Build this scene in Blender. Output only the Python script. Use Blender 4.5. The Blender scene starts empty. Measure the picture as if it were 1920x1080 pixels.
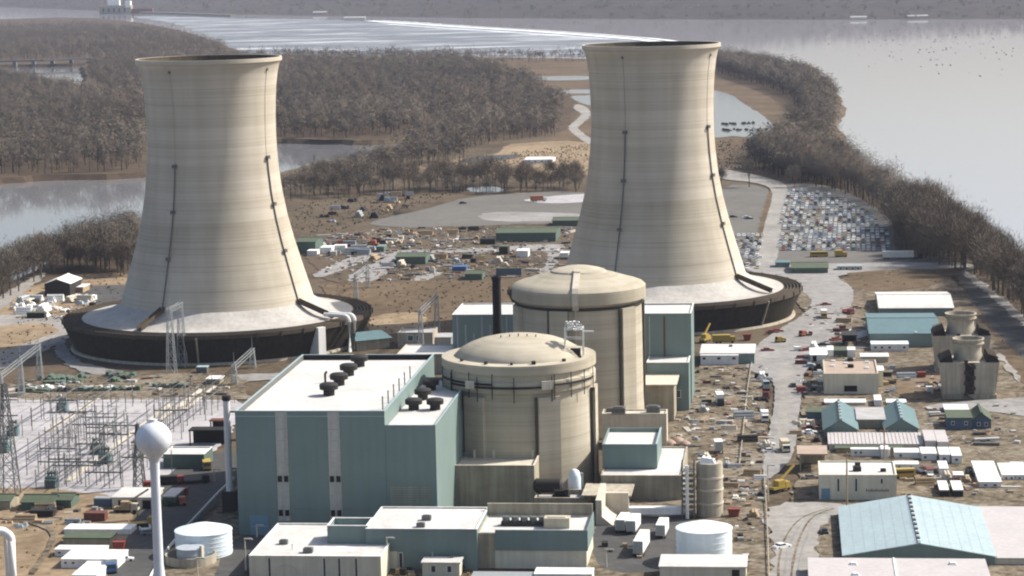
import bpy, math, random
import numpy as np
from mathutils import Vector, Matrix
from mathutils.geometry import tessellate_polygon
random.seed(7); rng = np.random.default_rng(7)
R = math.radians
S = bpy.context.scene
C = S.collection

# ------------------------------------------------------------------ camera
F = 4636.0                       # focal length in photograph pixels (1920 wide)
CAMH = 151.5                     # metres above the island
PITCH = math.atan(626.0/F); ROLL = R(1.2)
f_ = Vector((0, math.cos(PITCH), -math.sin(PITCH)))
r0 = Vector((1, 0, 0)); u0 = Vector((0, math.sin(PITCH), math.cos(PITCH)))
r_ = r0*math.cos(ROLL) - u0*math.sin(ROLL)
u_ = r0*math.sin(ROLL) + u0*math.cos(ROLL)
HAZE = 2.8e-5
CAM = Vector((0, 0, CAMH))
cd = bpy.data.cameras.new('camera'); co = bpy.data.objects.new('camera', cd); C.objects.link(co)
cd.sensor_width = 36; cd.lens = 36*F/1920; cd.clip_start = 1; cd.clip_end = 60000
m = Matrix((r_, u_, -f_)).transposed().to_4x4(); m.translation = CAM
co.matrix_world = m
S.camera = co

# ------------------------------------------------------------------ sky, sun, exposure
SUN_AZ, SUN_EL = R(70), R(42)    # clockwise from the view direction; height
w = bpy.data.worlds.new('World'); S.world = w; w.use_nodes = True
nt = w.node_tree; bg = nt.nodes['Background']
sk = nt.nodes.new('ShaderNodeTexSky'); sk.sky_type = 'NISHITA'; sk.sun_disc = False
sk.sun_elevation = SUN_EL; sk.sun_rotation = SUN_AZ; sk.air_density = 1.0; sk.dust_density = 3.2; sk.ozone_density = 1.0
nt.links.new(sk.outputs[0], bg.inputs[0]); bg.inputs[1].default_value = 0.115
sl = bpy.data.lights.new('sun', 'SUN'); sl.energy = 4.9; sl.angle = R(0.6); sl.color = (1.0, 0.955, 0.88)
so = bpy.data.objects.new('sun', sl); C.objects.link(so)
sd = Vector((math.cos(SUN_EL)*math.sin(SUN_AZ), math.cos(SUN_EL)*math.cos(SUN_AZ), math.sin(SUN_EL)))
so.rotation_euler = sd.to_track_quat('Z', 'Y').to_euler(); so.location = (300, 300, 500)
S.view_settings.view_transform = 'Standard'; S.view_settings.look = 'None'
S.view_settings.exposure = 0.52; S.view_settings.gamma = 1.0; S.view_settings.use_curve_mapping = False
cy = S.cycles
cy.use_denoising = True; cy.max_bounces = 5; cy.diffuse_bounces = 3; cy.glossy_bounces = 3; cy.volume_bounces = 0
cy.transparent_max_bounces = 10; cy.filter_width = 2.1

# ------------------------------------------------------------------ pixel of the photograph -> place on the site
def ray(px, py): return f_ + r_*((px-960)/F) - u_*((py-540)/F)
def P(px, py, z=0.0):
    d = ray(px, py); t = (z-CAMH)/d.z
    return CAM + d*t
def proj(p):
    d = Vector(p)-CAM; k = d.dot(f_)
    return 960+F*d.dot(r_)/k, 540-F*d.dot(u_)/k
def zat(b, py):
    """height above b = (x, y) that shows at row py"""
    c = Vector((b[0], b[1], 0)); k = 540-py
    return CAMH + (k*c.dot(f_) - F*c.dot(u_))/(F*u_.z - k*f_.z)
def dist(p): return (Vector(p)-CAM).dot(f_)
GA = R(6.5)                      # the site grid is turned 6.5 degrees
def axes(a=GA): return Vector((math.cos(a), -math.sin(a), 0)), Vector((math.sin(a), math.cos(a), 0))

# ------------------------------------------------------------------ mesh builder
class MB:
    def __init__(s): s.v = []; s.f = []; s.m = []
    def add(s, vs, fs, mi=0):
        o = len(s.v); s.v += [tuple(p) for p in vs]
        s.f += [tuple(i+o for i in q) for q in fs]; s.m += [mi]*len(fs); return s
    def box(s, x0, x1, y0, y1, z0, z1, mi=0):
        return s.add([(x0,y0,z0),(x1,y0,z0),(x1,y1,z0),(x0,y1,z0),(x0,y0,z1),(x1,y0,z1),(x1,y1,z1),(x0,y1,z1)],
            [(0,3,2,1),(4,5,6,7),(0,1,5,4),(1,2,6,5),(2,3,7,6),(3,0,4,7)], mi)
    def hexa(s, b, t, mi=0):
        return s.add(list(b)+list(t), [(3,2,1,0),(4,5,6,7),(0,1,5,4),(1,2,6,5),(2,3,7,6),(3,0,4,7)], mi)
    def bar(s, p, q, w=.2, h=None, mi=0):
        p = Vector(p); q = Vector(q); d = (q-p).normalized(); h = h or w
        a = d.cross(Vector((0,0,1)))
        a = Vector((1,0,0)) if a.length < 1e-4 else a.normalized()
        b = a.cross(d)
        a = a*w/2; b = b*h/2
        return s.hexa([p-a-b, p+a-b, p+a+b, p-a+b], [q-a-b, q+a-b, q+a+b, q-a+b], mi)
    def tube(s, pts, rr, n=8, mi=0, cap=True):
        pts = [Vector(p) for p in pts]; o = len(s.v); k = len(pts)
        if not hasattr(rr, '__len__'): rr = [rr]*k
        for i, p in enumerate(pts):
            d = (pts[min(i+1,k-1)]-pts[max(i-1,0)]).normalized()
            a = d.cross(Vector((0,0,1)))
            a = Vector((1,0,0)) if a.length < 1e-3 else a.normalized()
            b = a.cross(d)
            for j in range(n):
                t = 2*math.pi*j/n; s.v.append(tuple(p+(a*math.cos(t)+b*math.sin(t))*rr[i]))
        for i in range(k-1):
            for j in range(n):
                j2 = (j+1)%n; s.f.append((o+i*n+j, o+i*n+j2, o+(i+1)*n+j2, o+(i+1)*n+j)); s.m.append(mi)
        if cap:
            s.f.append(tuple(o+j for j in range(n))[::-1]); s.f.append(tuple(o+(k-1)*n+j for j in range(n))); s.m += [mi, mi]
        return s
    def lathe(s, prof, n=64, c=(0,0), a0=0, a1=2*math.pi, mi=0, mis=None):
        o = len(s.v); full = abs(a1-a0-2*math.pi) < 1e-6; cols = n if full else n+1
        for r, z in prof:
            for j in range(cols):
                t = a0+(a1-a0)*j/n; s.v.append((c[0]+r*math.cos(t), c[1]+r*math.sin(t), z))
        for i in range(len(prof)-1):
            for j in range(n):
                j2 = (j+1)%cols
                s.f.append((o+i*cols+j, o+i*cols+j2, o+(i+1)*cols+j2, o+(i+1)*cols+j)); s.m.append(mis[i] if mis else mi)
        return s
    def cyl(s, c, r, z0, z1, n=16, r2=None, mi=0):
        r2 = r if r2 is None else r2
        return s.lathe([(1e-3,z0),(r,z0),(r2,z1),(1e-3,z1)], n, c, mi=mi)
    def mesh(s, name, mats, smooth=False):
        me = bpy.data.meshes.new(name); me.from_pydata(s.v, [], s.f)
        for mt in (mats if isinstance(mats, (list, tuple)) else [mats]): me.materials.append(mt)
        if any(s.m): me.polygons.foreach_set('material_index', s.m)
        if smooth:
            me.polygons.foreach_set('use_smooth', [True]*len(s.f)); me.set_sharp_from_angle(angle=R(35))
        me.update(); return me
    def build(s, name, mats, parent=None, smooth=False, loc=None, rotz=0):
        o = bpy.data.objects.new(name, s.mesh(name, mats, smooth)); C.objects.link(o)
        if parent is not None: o.parent = parent
        if loc is not None: o.location = loc
        if rotz: o.rotation_euler = (0, 0, rotz)
        return o
def tag(o, label, cat, group=None):
    o['label'] = label; o['category'] = cat
    if group: o['group'] = group
    return o
def thing(name, label, cat, loc=(0,0,0), rotz=0.0, group=None):
    o = bpy.data.objects.new(name, None); C.objects.link(o); o.empty_display_size = .5
    o.location = loc; o.rotation_euler = (0, 0, rotz); return tag(o, label, cat, group)
def copy_tree(o, parent=None):
    c = o.copy(); C.objects.link(c)
    if parent is not None: c.parent = parent
    for ch in o.children: copy_tree(ch, c)
    return c
def local(root, p):
    d = Vector(p)-root.location; a = -root.rotation_euler.z
    return Vector((d.x*math.cos(a)-d.y*math.sin(a), d.x*math.sin(a)+d.y*math.cos(a), d.z))

# ------------------------------------------------------------------ materials
def M(name, col, rough=.8, var=.14, scale=.25, metal=0.0, streak=0.0, bump=0.0, spec=.3, col2=None, detail=5):
    mt = bpy.data.materials.new(name); mt.use_nodes = True; t = mt.node_tree; b = t.nodes['Principled BSDF']
    b.inputs['Roughness'].default_value = rough; b.inputs['Metallic'].default_value = metal
    b.inputs['Specular IOR Level'].default_value = spec
    tc = t.nodes.new('ShaderNodeTexCoord'); nz = t.nodes.new('ShaderNodeTexNoise')
    nz.inputs['Scale'].default_value = scale; nz.inputs['Detail'].default_value = detail; nz.inputs['Roughness'].default_value = .65
    t.links.new(tc.outputs['Object'], nz.inputs['Vector'])
    cr = t.nodes.new('ShaderNodeValToRGB'); cr.color_ramp.elements[0].position = .3; cr.color_ramp.elements[1].position = .7
    c2 = col2 or tuple(min(1, c*(1+var)) for c in col); c1 = col if col2 else tuple(c*(1-var) for c in col)
    cr.color_ramp.elements[0].color = (*c1, 1); cr.color_ramp.elements[1].color = (*c2, 1)
    t.links.new(nz.outputs[0], cr.inputs[0]); out = cr.outputs[0]
    if streak:
        mp = t.nodes.new('ShaderNodeMapping'); mp.inputs['Scale'].default_value = (1.0, 1.0, .05)
        n2 = t.nodes.new('ShaderNodeTexNoise'); n2.inputs['Scale'].default_value = .7; n2.inputs['Detail'].default_value = 4
        t.links.new(tc.outputs['Object'], mp.inputs[0]); t.links.new(mp.outputs[0], n2.inputs['Vector'])
        r2 = t.nodes.new('ShaderNodeValToRGB'); r2.color_ramp.elements[0].position = .35; r2.color_ramp.elements[1].position = .62
        k = 1-streak; r2.color_ramp.elements[0].color = (k, k*.98, k*.95, 1); r2.color_ramp.elements[1].color = (1,1,1,1)
        mx = t.nodes.new('ShaderNodeMix'); mx.data_type = 'RGBA'; mx.blend_type = 'MULTIPLY'; mx.inputs[0].default_value = 1
        t.links.new(n2.outputs[0], r2.inputs[0]); t.links.new(out, mx.inputs[6]); t.links.new(r2.outputs[0], mx.inputs[7]); out = mx.outputs[2]
    t.links.new(out, b.inputs['Base Color'])
    if bump:
        bp = t.nodes.new('ShaderNodeBump'); bp.inputs['Strength'].default_value = bump; bp.inputs['Distance'].default_value = .3
        t.links.new(nz.outputs[0], bp.inputs['Height']); t.links.new(bp.outputs[0], b.inputs['Normal'])
    return mt
TEAL = M('teal_siding', (.158,.218,.208), .6, .08, .07, streak=.05)
TEAL_L = M('pale_teal_trim', (.30,.39,.40), .6, .08, .2)
TEALROOF = M('teal_metal_roof', (.105,.175,.185), .5, .10, .25, streak=.1)
BLUEROOF = M('pale_blue_metal_roof', (.34,.425,.445), .55, .06, .12, streak=.10)
WHITE = M('white_paint', (.74,.74,.72), .6, .07, .4, streak=.10)
ROOFW = M('white_roof_membrane', (.55,.535,.51), .8, .17, .07, streak=.12)
ROOFG = M('grey_roof_gravel', (.36,.35,.34), .9, .18, .25)
ROOFP = M('pinkish_metal_roof', (.46,.43,.42), .6, .06, .15, streak=.08)
CREAM = M('cream_wall', (.60,.57,.46), .8, .08, .3, streak=.12)
TAN = M('tan_wall', (.46,.42,.32), .8, .08, .3, streak=.10)
TANROOF = M('tan_roof', (.35,.27,.21), .85, .12, .2)
CONC = M('concrete', (.42,.375,.295), .9, .16, .22, streak=.28)
CONC_D = M('weathered_concrete', (.33,.30,.225), .9, .18, .25, streak=.3)
CONC_L = M('pale_concrete', (.55,.50,.41), .9, .12, .3, streak=.15)
GREENR = M('green_shingle_roof', (.075,.095,.06), .9, .15, .4)
GREENW = M('green_siding', (.085,.125,.10), .8, .10, .3)
BLUEW = M('slate_blue_siding', (.085,.12,.17), .7, .10, .4)
EDGE_SHADE = M('painted_edge_shade', (.10,.085,.065), .9, .3, .5, streak=.3)  # dark brown standing in for shade beside the buttresses
DARK = M('dark_metal', (.022,.020,.017), .7, .2, .5)
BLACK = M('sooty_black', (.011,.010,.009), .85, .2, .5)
LOUV = M('weathered_louver_wood', (.032,.025,.012), .95, .30, .35, streak=.3)
LOUVT = M('louver_ring_timber', (.065,.05,.032), .9, .25, .3)
STEEL = M('galvanised_steel', (.34,.36,.36), .5, .12, 1.0, metal=.3)
STEEL_D = M('dull_steel', (.13,.135,.13), .6, .15, 1.0, metal=.3)
GLASS = M('window_glass', (.03,.035,.04), .15, .1, 1.0, spec=.5)
STRIP = M('translucent_panel', (.42,.42,.39), .5, .10, .8, streak=.2)
TANKW = M('white_tank_paint', (.72,.80,.84), .5, .05, .3, streak=.05)
TANKG = M('grey_tank_paint', (.36,.40,.44), .55, .08, .4, streak=.08)
BALLW = M('white_gloss_paint', (.66,.69,.74), .45, .06, .3, spec=.4, streak=.10)
DOORB = M('blue_door', (.14,.25,.33), .5, .08, .5)
RED = M('red_paint', (.24,.045,.032), .5, .15, .8)
RUST = M('rust_red', (.13,.05,.033), .8, .25, .8)
YEL = M('yellow_paint', (.38,.27,.06), .5, .10, .6)
ORG = M('orange_paint', (.36,.13,.07), .6, .15, .6)
BLUE = M('blue_paint', (.05,.11,.25), .5, .12, .6)
PINK = M('pink_tarp', (.34,.24,.19), .8, .15, .5)
WOOD = M('raw_timber', (.34,.25,.15), .9, .2, .8)
RUBBER = M('tyre_rubber', (.018,.018,.018), .9, .1, 1.0)
SOIL = M('tan_soil', (.30,.22,.14), .95, .2, .12, bump=.3)
def obj_col_mat(name, rough=.4):
    mt = bpy.data.materials.new(name); mt.use_nodes = True; t = mt.node_tree; b = t.nodes['Principled BSDF']
    oi = t.nodes.new('ShaderNodeObjectInfo'); t.links.new(oi.outputs['Color'], b.inputs['Base Color']); b.inputs['Roughness'].default_value = rough
    return mt
PAINT = obj_col_mat('vehicle_paint')
def tower_mat(name='tower_shell_concrete', c0=(.465,.415,.338), c1=(.56,.505,.42), zk=1.0):
    """board-formed concrete: a faint colour step from each pour to the next, weather stains running down"""
    mt = bpy.data.materials.new(name); mt.use_nodes = True; t = mt.node_tree; b = t.nodes['Principled BSDF']; b.inputs['Roughness'].default_value = .9
    b.inputs['Specular IOR Level'].default_value = .15
    tc = t.nodes.new('ShaderNodeTexCoord')
    def nz(sc, vec, det=4):
        mp = t.nodes.new('ShaderNodeMapping'); mp.inputs['Scale'].default_value = sc
        n = t.nodes.new('ShaderNodeTexNoise'); n.inputs['Scale'].default_value = 1; n.inputs['Detail'].default_value = det
        t.links.new(tc.outputs['Object'], mp.inputs[0]); t.links.new(mp.outputs[0], n.inputs['Vector']); return n.outputs[0]
    def ramp(src, p0, c0, p1, c1):
        r = t.nodes.new('ShaderNodeValToRGB'); e = r.color_ramp.elements
        e[0].position = p0; e[0].color = (*c0, 1); e[1].position = p1; e[1].color = (*c1, 1); t.links.new(src, r.inputs[0]); return r.outputs[0]
    def mul(a, c):
        mx = t.nodes.new('ShaderNodeMix'); mx.data_type = 'RGBA'; mx.blend_type = 'MULTIPLY'; mx.inputs[0].default_value = 1
        t.links.new(a, mx.inputs[6]); t.links.new(c, mx.inputs[7]); return mx.outputs[2]
    base = ramp(nz((.03,.03,.03), 0), .35, c0, .65, c1)
    band = ramp(nz((.004,.004,.16*zk), 0, 8), .40, (.88,.87,.84), .60, (1.04,1.04,1.04))
    thin = ramp(nz((.003,.003,1.5*zk), 0, 4), .36, (.86,.85,.83), .52, (1,1,1))
    strk = ramp(nz((.16*zk,.16*zk,.012*zk), 0, 6), .38, (.91,.905,.88), .58, (1,1,1))
    t.links.new(mul(mul(mul(base, band), thin), strk), b.inputs['Base Color'])
    return mt
SHELL = tower_mat()
DRUM = tower_mat('reactor_drum_concrete', (.42,.378,.298), (.50,.452,.365), 1.6)
SKIRT = M('pale_deck_boards', (.42,.40,.37), .85, .16, .12, streak=.14)
def ground_mat(name, stops, s1=.012, s2=.12, bump=.25, rough=.95):
    mt = bpy.data.materials.new(name); mt.use_nodes = True; t = mt.node_tree; b = t.nodes['Principled BSDF']; b.inputs['Roughness'].default_value = rough
    b.inputs['Specular IOR Level'].default_value = .1
    tc = t.nodes.new('ShaderNodeTexCoord'); a = t.nodes.new('ShaderNodeTexNoise'); c = t.nodes.new('ShaderNodeTexNoise')
    a.inputs['Scale'].default_value = s1; a.inputs['Detail'].default_value = 8; a.inputs['Roughness'].default_value = .68
    c.inputs['Scale'].default_value = s2; c.inputs['Detail'].default_value = 6; c.inputs['Roughness'].default_value = .7
    t.links.new(tc.outputs['Object'], a.inputs['Vector']); t.links.new(tc.outputs['Object'], c.inputs['Vector'])
    mx = t.nodes.new('ShaderNodeMix'); mx.inputs[0].default_value = .5
    t.links.new(a.outputs[0], mx.inputs[2]); t.links.new(c.outputs[0], mx.inputs[3])
    cr = t.nodes.new('ShaderNodeValToRGB'); e = cr.color_ramp.elements
    while len(e) < len(stops): e.new(.5)
    for i, (p, col) in enumerate(stops): e[i].position = p; e[i].color = (*col, 1)
    t.links.new(mx.outputs[0], cr.inputs[0]); t.links.new(cr.outputs[0], b.inputs['Base Color'])
    bp = t.nodes.new('ShaderNodeBump'); bp.inputs['Strength'].default_value = bump; bp.inputs['Distance'].default_value = .8
    t.links.new(c.outputs[0], bp.inputs['Height']); t.links.new(bp.outputs[0], b.inputs['Normal'])
    return mt
EARTH = ground_mat('dry_grass_and_earth', [(.38,(0.033,0.026,0.017)),(.46,(0.074,0.056,0.036)),(.54,(0.115,0.086,0.057)),(.62,(0.084,0.075,0.053))], .012, .22)
YARD = ground_mat('trampled_yard', [(.39,(0.044,0.035,0.023)),(.45,(0.100,0.080,0.054)),(.53,(0.171,0.138,0.097)),(.60,(0.237,0.205,0.158))], .05, .4)
GRAVEL = ground_mat('pale_gravel', [(.36,(0.243,0.229,0.227)),(.5,(0.372,0.354,0.357)),(.64,(0.467,0.444,0.452))], .02, .3)
GREYROAD = ground_mat('dusty_grey_road', [(.37,(0.161,0.153,0.141)),(.5,(0.241,0.230,0.218)),(.63,(0.313,0.302,0.286))], .03, .25)
ASPH = ground_mat('asphalt', [(.3,(.05,.05,.05)),(.5,(.075,.073,.07)),(.7,(.11,.105,.10))], .03, .3)
LOT = ground_mat('worn_car_park', [(.3,(0.091,0.087,0.078)),(.5,(0.133,0.125,0.112)),(.7,(0.174,0.167,0.150))], .02, .2)
DIRT = ground_mat('tan_dirt', [(.37,(0.088,0.062,0.039)),(.5,(0.167,0.123,0.080)),(.63,(0.248,0.192,0.131))], .02, .2)
OCHRE = ground_mat('ochre_field', [(.37,(0.057,0.041,0.024)),(.5,(0.108,0.077,0.047)),(.63,(0.154,0.115,0.074))], .012, .16)
HILLM = ground_mat('bare_wooded_slope', [(.36,(.040,.036,.034)),(.5,(.058,.052,.047)),(.64,(.078,.068,.06))], .006, .03, bump=.1)
LITTER = ground_mat('leaf_litter', [(.3,(0.037,0.026,0.017)),(.5,(0.074,0.053,0.035)),(.7,(0.115,0.084,0.057))], .015, .12)
SAND = ground_mat('sandy_dirt', [(.37,(0.135,0.097,0.059)),(.5,(0.239,0.177,0.112)),(.63,(0.333,0.259,0.171))], .02, .2)
PALE = ground_mat('pale_track', [(.37,(0.188,0.172,0.153)),(.5,(0.259,0.243,0.221)),(.63,(0.331,0.312,0.289))], .03, .3)
def water_mat(name, base, rough, bump, sx=.02, foam=None):
    mt = bpy.data.materials.new(name); mt.use_nodes = True; t = mt.node_tree; b = t.nodes['Principled BSDF']
    b.inputs['Base Color'].default_value = (*base, 1); b.inputs['Roughness'].default_value = rough; b.inputs['IOR'].default_value = 1.33
    tc = t.nodes.new('ShaderNodeTexCoord'); n = t.nodes.new('ShaderNodeTexNoise'); n.inputs['Scale'].default_value = .25; n.inputs['Detail'].default_value = 4
    t.links.new(tc.outputs['Object'], n.inputs['Vector'])
    bp = t.nodes.new('ShaderNodeBump'); bp.inputs['Strength'].default_value = bump; bp.inputs['Distance'].default_value = .15
    t.links.new(n.outputs[0], bp.inputs['Height']); t.links.new(bp.outputs[0], b.inputs['Normal'])
    if foam:
        mp = t.nodes.new('ShaderNodeMapping'); mp.inputs['Scale'].default_value = (.004, .012, 1)
        n2 = t.nodes.new('ShaderNodeTexNoise'); n2.inputs['Scale'].default_value = 1; n2.inputs['Detail'].default_value = 8; n2.inputs['Roughness'].default_value = .7
        t.links.new(tc.outputs['Object'], mp.inputs[0]); t.links.new(mp.outputs[0], n2.inputs['Vector'])
        cr = t.nodes.new('ShaderNodeValToRGB'); cr.color_ramp.elements[0].position = .50; cr.color_ramp.elements[1].position = .68
        cr.color_ramp.elements[0].color = (*base, 1); cr.color_ramp.elements[1].color = (*foam, 1)
        t.links.new(n2.outputs[0], cr.inputs[0]); t.links.new(cr.outputs[0], b.inputs['Base Color'])
    return mt
WATER = water_mat('river_water', (.31,.30,.325), .05, .03)
RAPID = water_mat('rapids_water', (.13,.13,.13), .35, .4, foam=(.66,.66,.65))
CHAN = water_mat('backwater', (.18,.18,.19), .05, .03)
POND = water_mat('pond_water', (.16,.165,.17), .12, .05)

# ------------------------------------------------------------------ setting: land, water, roads
def smooth_px(pts, closed=True, step=3):
    n = len(pts); out = []
    for i in range(n if closed else n-1):
        p0, p1, p2, p3 = pts[(i-1)%n], pts[i], pts[(i+1)%n], pts[(i+2)%n]
        if not closed:
            if i == 0: p0 = p1
            if i == n-2: p3 = p2
        for k in range(step):
            t = k/step
            out.append(tuple(.5*((2*p1[j])+(-p0[j]+p2[j])*t+(2*p0[j]-5*p1[j]+4*p2[j]-p3[j])*t*t+(-p0[j]+3*p1[j]-3*p2[j]+p3[j])*t**3) for j in (0,1)))
    if not closed: out.append(pts[-1])
    return out
def ragged(pts, amp, seglen):
    out = []; n = len(pts)
    for i in range(n):
        a, b = Vector(pts[i]), Vector(pts[(i+1)%n]); L = (b-a).length; k = max(1, min(60, int(L/seglen)))
        d = (b-a).normalized() if L > 0 else Vector((1,0)); nrm = Vector((-d.y, d.x))
        for j in range(k):
            e = (random.random()-.5)*2*amp if (j or amp) else 0
            out.append(tuple(a+(b-a)*(j/k)+nrm*e))
    return out
def poly_xy(px, z=0.0, sm=3, amp=0.6, seg=6):
    q = smooth_px(px, True, sm) if sm > 1 else px
    w2 = [tuple(P(x, y, z)[:2]) for x, y in q]
    return ragged(w2, amp, seg) if amp else w2
def sheet(name, xy, z, mat, label=None, cat=None, kind='structure'):
    v = [Vector((x, y, 0)) for x, y in xy]; tris = tessellate_polygon([v])
    me = bpy.data.meshes.new(name); me.from_pydata([(x, y, z) for x, y in xy], [], [tuple(t) for t in tris])
    up = me.polygons[0].normal.z if len(me.polygons) else 1
    me.update()
    if me.polygons and sum(p.normal.z for p in me.polygons) < 0: me.flip_normals()
    me.materials.append(mat); o = bpy.data.objects.new(name, me); C.objects.link(o); o['kind'] = kind
    if label: o['label'] = label
    if cat: o['category'] = cat
    return o
LAYER = [0.03]
def patch(name, px, mat, label=None, sm=3, amp=1.1, seg=3.5):
    LAYER[0] += 0.012
    if name in ('road', 'pad', 'car_park'): amp = .35
    return sheet(name, poly_xy(px, 0, sm, amp, seg), LAYER[0], mat, label)
def land(name, px, mat, ztop=0.0, amp=5, seg=25, label=None):
    xy = poly_xy(px, 0, 3, amp, seg); n = len(xy)
    area = sum(xy[i][0]*xy[(i+1)%n][1]-xy[(i+1)%n][0]*xy[i][1] for i in range(n))
    if area < 0: xy = xy[::-1]
    out = []
    for i in range(n):
        a, b = Vector(xy[i-1]), Vector(xy[(i+1)%n]); d = (b-a).normalized(); out.append((xy[i][0]+d.y*9, xy[i][1]-d.x*9))
    tris = tessellate_polygon([[Vector((x, y, 0)) for x, y in xy]])
    v = [(x, y, ztop) for x, y in xy]+[(x, y, -7.5) for x, y in out]
    fs = [tuple(t) for t in tris]+[(i, i+n, (i+1)%n+n, (i+1)%n) for i in range(n)]
    me = bpy.data.meshes.new(name); me.from_pydata(v, [], fs); me.update()
    if sum(me.polygons[i].normal.z for i in range(len(tris))) < 0: me.flip_normals()
    me.materials.append(mat); o = bpy.data.objects.new(name, me); C.objects.link(o); o['kind'] = 'structure'
    if label: o['label'] = label
    return o
g = MB(); g.add([(-30000,-3000,-8),(30000,-3000,-8),(30000,40000,-8),(-30000,40000,-8)], [(0,1,2,3)])
o = g.build('ground', LITTER); o['kind'] = 'structure'; o['label'] = 'riverbed and ground sheet reaching the horizon'
g = MB(); g.add([(-14000,-500,-4),(14000,-500,-4),(14000,26000,-4),(-14000,26000,-4)], [(0,1,2,3)])
o = g.build('water', WATER); o['kind'] = 'structure'; o['label'] = 'broad pale river around the island'
land('island', [(540,318),(625,300),(700,288),(790,270),(812,252),(818,236),(806,232),(795,252),(720,262),(640,262),(530,260),(420,262),(280,240),(225,200),(168,165),(160,138),(172,114),(300,108),(430,103),(530,103),(700,107),(900,107),(1100,110),(1350,117),(1440,122),(1530,145),(1567,180),(1567,242),(1560,288),(1624,338),(1730,408),(1838,480),(1930,560),(1985,610),(2120,720),(2500,1100),(3200,2600),(-1400,2600),(-900,1100),(-300,700),(-100,600),(0,552),(100,494),(260,434),(420,356)], EARTH, label='long river island carrying the power plant')
land('wooded_islet', [(-400,350),(0,334),(60,329),(270,322),(430,302),(400,268),(270,238),(185,190),(165,172),(90,164),(0,146),(-400,140)], LITTER, label='wooded islet behind the left channel')
land('far_spit', [(-500,70),(-200,46),(0,36),(180,34),(330,55),(425,88),(450,102),(300,106),(172,113),(168,119),(0,121),(-500,124)], LITTER, label='low wooded spit beyond the bridge')
# far hills across the river: a low rolling ridge
def hills(name, y0, y1, hfun, base_px, lab):
    nx, ny = 160, 24; vs = []; fs = []
    for j in range(ny+1):
        for i in range(nx+1):
            X = -4200+8400*i/nx; sx = 960+X/y0*F
            ysh = np.interp(sx, [p[0] for p in base_px], [p[1] for p in base_px]); sh = P(sx, ysh, -4).y
            t = j/ny; Y = sh+t*(y1-y0)
            z = -5+hfun(X, t)
            vs.append((X*(1+t*.35)*sh/y0, Y, z))
    for j in range(ny):
        for i in range(nx):
            a = j*(nx+1)+i; fs.append((a, a+1, a+nx+2, a+nx+1))
    me = bpy.data.meshes.new(name); me.from_pydata(vs, [], fs); me.polygons.foreach_set('use_smooth', [True]*len(fs)); me.materials.append(HILLM)
    o = bpy.data.objects.new(name, me); C.objects.link(o); o['kind'] = 'structure'; o['label'] = lab; return vs
SHORE = [(-900,2),(0,12),(300,24),(430,27),(700,31),(900,34),(1200,36),(1500,37),(1920,36),(2900,30)]
def hf(X, t):
    return (1-(1-t)**2)*(120+40*math.sin(X*.0011+1)+22*math.sin(X*.0037)+9*math.sin(X*.011+t*5)) * (0.9+.2*math.sin(X*.0023+t*3)) + (1.0 if t > 0 else 0)
HV = hills('hills', 5900, 9500, hf, SHORE, 'hazy wooded hills across the far river')
# rapids below the dam
LAYER[0] = 0.03
def wsheet(name, px, mat, z, label): return sheet(name, poly_xy(px, z, 3, 8, 30), z, mat, label)
wsheet('rapids', [(250,30),(430,34),(650,38),(790,47),(950,57),(1180,72),(1215,80),(1150,104),(900,104),(640,102),(480,100),(440,92),(340,48)], RAPID, -3.9, 'pale rocky rapids below the dam')
FOAMW = water_mat('broken_white_water', (.42,.43,.43), .5, .4, foam=(.86,.87,.87))
wsheet('white_water', [(700,38),(790,42),(900,50),(1020,57),(1110,63),(1216,73),(1222,79),(1110,72),(1000,65),(900,58),(800,52),(730,46)], FOAMW, -3.8, 'white water tumbling below the long dam')
wsheet('channel_water', [(-700,330),(-300,150),(0,120),(165,110),(170,180),(280,225),(420,250),(540,255),(700,255),(830,225),(825,262),(700,300),(540,340),(420,380),(260,450),(100,520),(-100,640),(-500,820)], CHAN, -3.93, 'calm backwater channel left of the island')
# island patches, back to front
patch('field', [(880,116),(1100,112),(1250,116),(1400,128),(1500,170),(1440,225),(1400,262),(1300,330),(1100,330),(960,300),(1050,250),(1080,195),(980,150)], OCHRE, 'ochre field behind the right tower')
patch('field', [(770,318),(830,302),(930,288),(960,270),(1110,268),(1150,320),(1050,330),(880,332)], SAND, 'bare tan field before the woods')
patch('woodland_floor', [(530,258),(640,262),(790,254),(830,236),(1040,250),(1070,215),(1080,190),(980,150),(880,118),(520,112),(200,118),(170,150),(280,236)], LITTER, 'brown floor of the central wood')
patch('woodland_floor', [(1345,122),(1440,128),(1520,150),(1562,180),(1565,245),(1556,292),(1616,342),(1718,414),(1828,484),(1918,566),(1990,640),(1900,610),(1800,528),(1740,496),(1690,474),(1665,420),(1605,378),(1500,348),(1412,322),(1400,292),(1480,262),(1500,230),(1440,180),(1345,142)], LITTER, 'brown floor of the riverbank belt')
patch('woodland_floor', [(-120,610),(0,566),(130,510),(258,525),(300,430),(262,434),(150,462),(60,510),(-60,570)], LITTER, 'brown floor of the left bank belt')
patch('pond', [(1330,175),(1370,178),(1395,195),(1432,218),(1456,248),(1420,258),(1375,255),(1330,252)], POND, 'pale pond right of the right tower')
patch('pond', [(975,147),(1030,143),(1110,143),(1110,149),(1030,151)], POND, 'thin far pond strip by the ochre field')
patch('pond', [(1035,170),(1080,168),(1120,169),(1120,175),(1060,175)], POND, 'second far pond strip by the ochre field')
patch('pond', [(1070,182),(1095,179),(1125,180),(1125,198),(1098,196)], POND, 'small pond beside the winding stream')
patch('stream', [(1080,196),(1098,200),(1108,215),(1092,232),(1085,242),(1112,264),(1112,274),(1090,262),(1066,242),(1076,228),(1090,214),(1076,204)], PALE, 'pale winding stream left of the right tower')
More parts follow.
